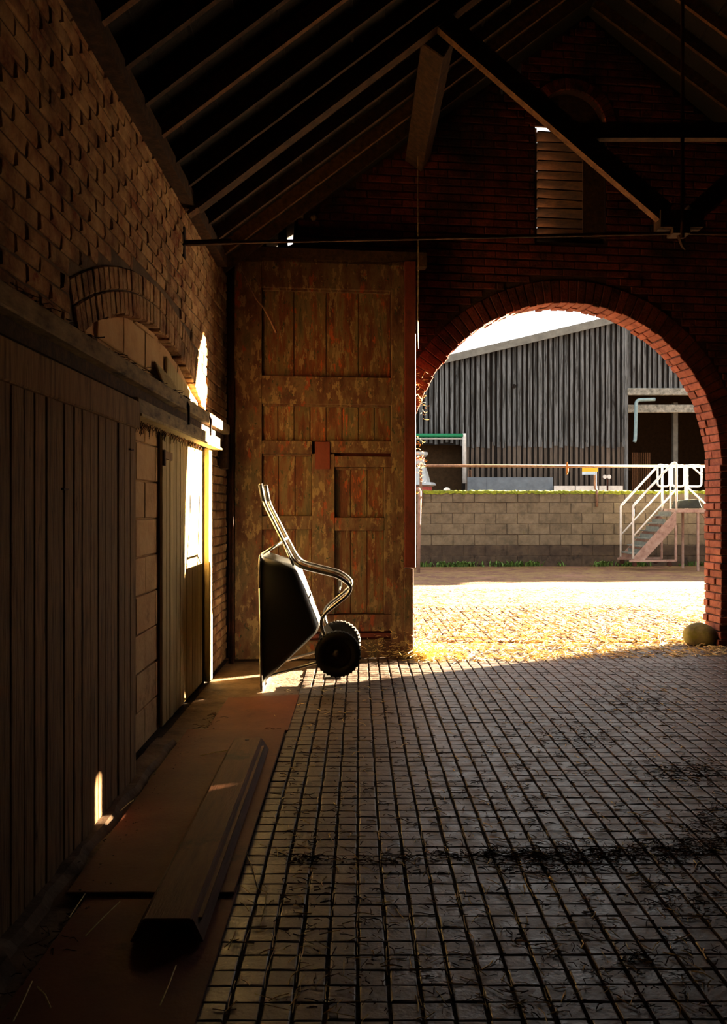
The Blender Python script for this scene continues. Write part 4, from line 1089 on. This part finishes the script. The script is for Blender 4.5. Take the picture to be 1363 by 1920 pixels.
# green gutter and pale downpipe
gt = thing('gutter', Q(830, 905, BD - .35), 'green gutter with a pale downpipe over the barn side opening', 'gutter')
t = MB(); t.tube([Q(700, 816.5, BD - .35), Q(868, 816.5, BD - .35)], .078, 12); t.build('trough', M['green'], gt, smooth=True)
t = MB(); t.box(Q(783, 822.5, BD - .28), (170 * mpp, .03, .04)); t.build('fascia', M['white'], gt)
t = MB(); t.tube(smooth_path([Q(868, 815, BD - .35), Q(871, 816, BD - .35), Q(871, 906, BD - .35)], .08, 4), [.05] * 6 + [.05] * 2, 10) if False else t.tube([Q(870, 813, BD - .35), Q(870.5, 820, BD - .35), Q(871, 906, BD - .35)], .082, 10)
t.build('downpipe', M['white'], gt, smooth=True)
t = MB(); t.tube(smooth_path([Q(876, 904, BD - .3), Q(879, 900, BD - .3), Q(879, 881, BD - .3), Q(883, 881, BD - .3), Q(883, 900, BD - .3)], .05, 4), .014, 6); t.build('hook_handle', M['rust'], gt, smooth=True)
# slatted gate inside the barn
sgx = thing('slatted_gate', Q(1192, 960, BD + 2.5), 'slatted timber gate standing inside the barn doorway', 'gate')
for k in range(9):
    c = Q(1186 + 4 * k, 880, BD + 2.5); t = MB(); t.box((c.x, c.y, 2.0), (.055, .03, 3.7)); t.build('slat', M['timber_lit'], sgx)
for z in (1.6, 3.1):
    a = Q(1178, 900, BD + 2.55); b = Q(1216, 900, BD + 2.55); t = MB(); t.box(((a.x + b.x) / 2, a.y, z), (b.x - a.x, .04, .08)); t.build('cross_rail', M['timber'], sgx)
# blue-grey sheets and white panels along the barn foot
for i, (x0, x1) in enumerate(((876, 912), (912, 1037))):
    a, b = Q(x0, 924, 31.6), Q(x1, 895, 31.6); t = MB(); t.box(((a.x + b.x) / 2, 31.6 + .03 * i, b.z / 2), (b.x - a.x - .01, .02, b.z))
    tag(t.build('metal_sheet', M['blue_sheet']), ['narrow blue-grey sheet leaning at the barn foot beside the downpipe', 'wide blue-grey sheet leaning along the barn foot behind the wall'][i], 'sheet', 'blue-grey sheets along the barn')
for i, (x0, x1) in enumerate(((1038, 1078), (1079, 1122), (1123, 1168))):
    a, b = Q(x0, 924, 31.4), Q(x1, 911, 31.4); t = MB(); t.box(((a.x + b.x) / 2, 31.4, b.z / 2), (b.x - a.x - .02, .03, b.z))
    tag(t.build('low_barrier', M['white']), ['white low barrier at the barn foot nearest the blue-grey sheets', 'white low barrier at the barn foot behind the sign plate', 'white low barrier at the barn foot nearest the barn doorway'][i], 'barrier', 'white barriers along the barn foot')
# silver hopper on a red base
hp = thing('hopper', P(781, 960, 27), 'silver tapered hopper on a red base by the door edge', 'hopper')
def hl(prof, nm, m):
    c = P(781, 952, 27); t = MB(); t.lathe([(r * 27 / F, (952 - y) * 27 / F) for r, y in prof], V3(c.x, 27, H), n=8); t.build(nm, m, hp)
hl([(27, 913), (37, 910), (34, 905), (26, 904), (22, 889), (17, 873)], 'body', M['silver'])
hl([(16, 873), (16, 862)], 'neck', M['silver'])
hl([(14, 862), (15, 857)], 'collar', M['red'])
hl([(17, 857), (21, 853), (21, 848), (5, 847)], 'cap', M['silver'])
hl([(30, 1034), (29, 913)], 'base', M['red'])
t = blob(P(837, 918, BY + .13) + V3(0, 0, .0), (.08, .06, .06), 11, 2, .3); tag(t.build('white_sack', M['white'], smooth=True), 'crumpled white sack peeping over the wall right of the hopper', 'sack')
lm = thing('work_lamp', P(1140, 905, 31), 'pair of small white lamps on a dark bracket before the barn boards', 'lamp')
for px in (1134, 1142):
    t = MB(); t.lathe([(.03, .08), (.08, .0), (.075, -.02)], P(px, 894, 31), V3(0, 1, 0), 12); t.build('lamp_head', M['white'], lm)
t = MB(); t.bar(P(1130, 897, 31.06), P(1147, 897, 31.06), .03, .03); t.bar(P(1139, 897, 31.06), P(1139, 1037, 31.06), .05, .05, up=V3(0, 1, 0)); t.build('bracket', M['iron'], lm)
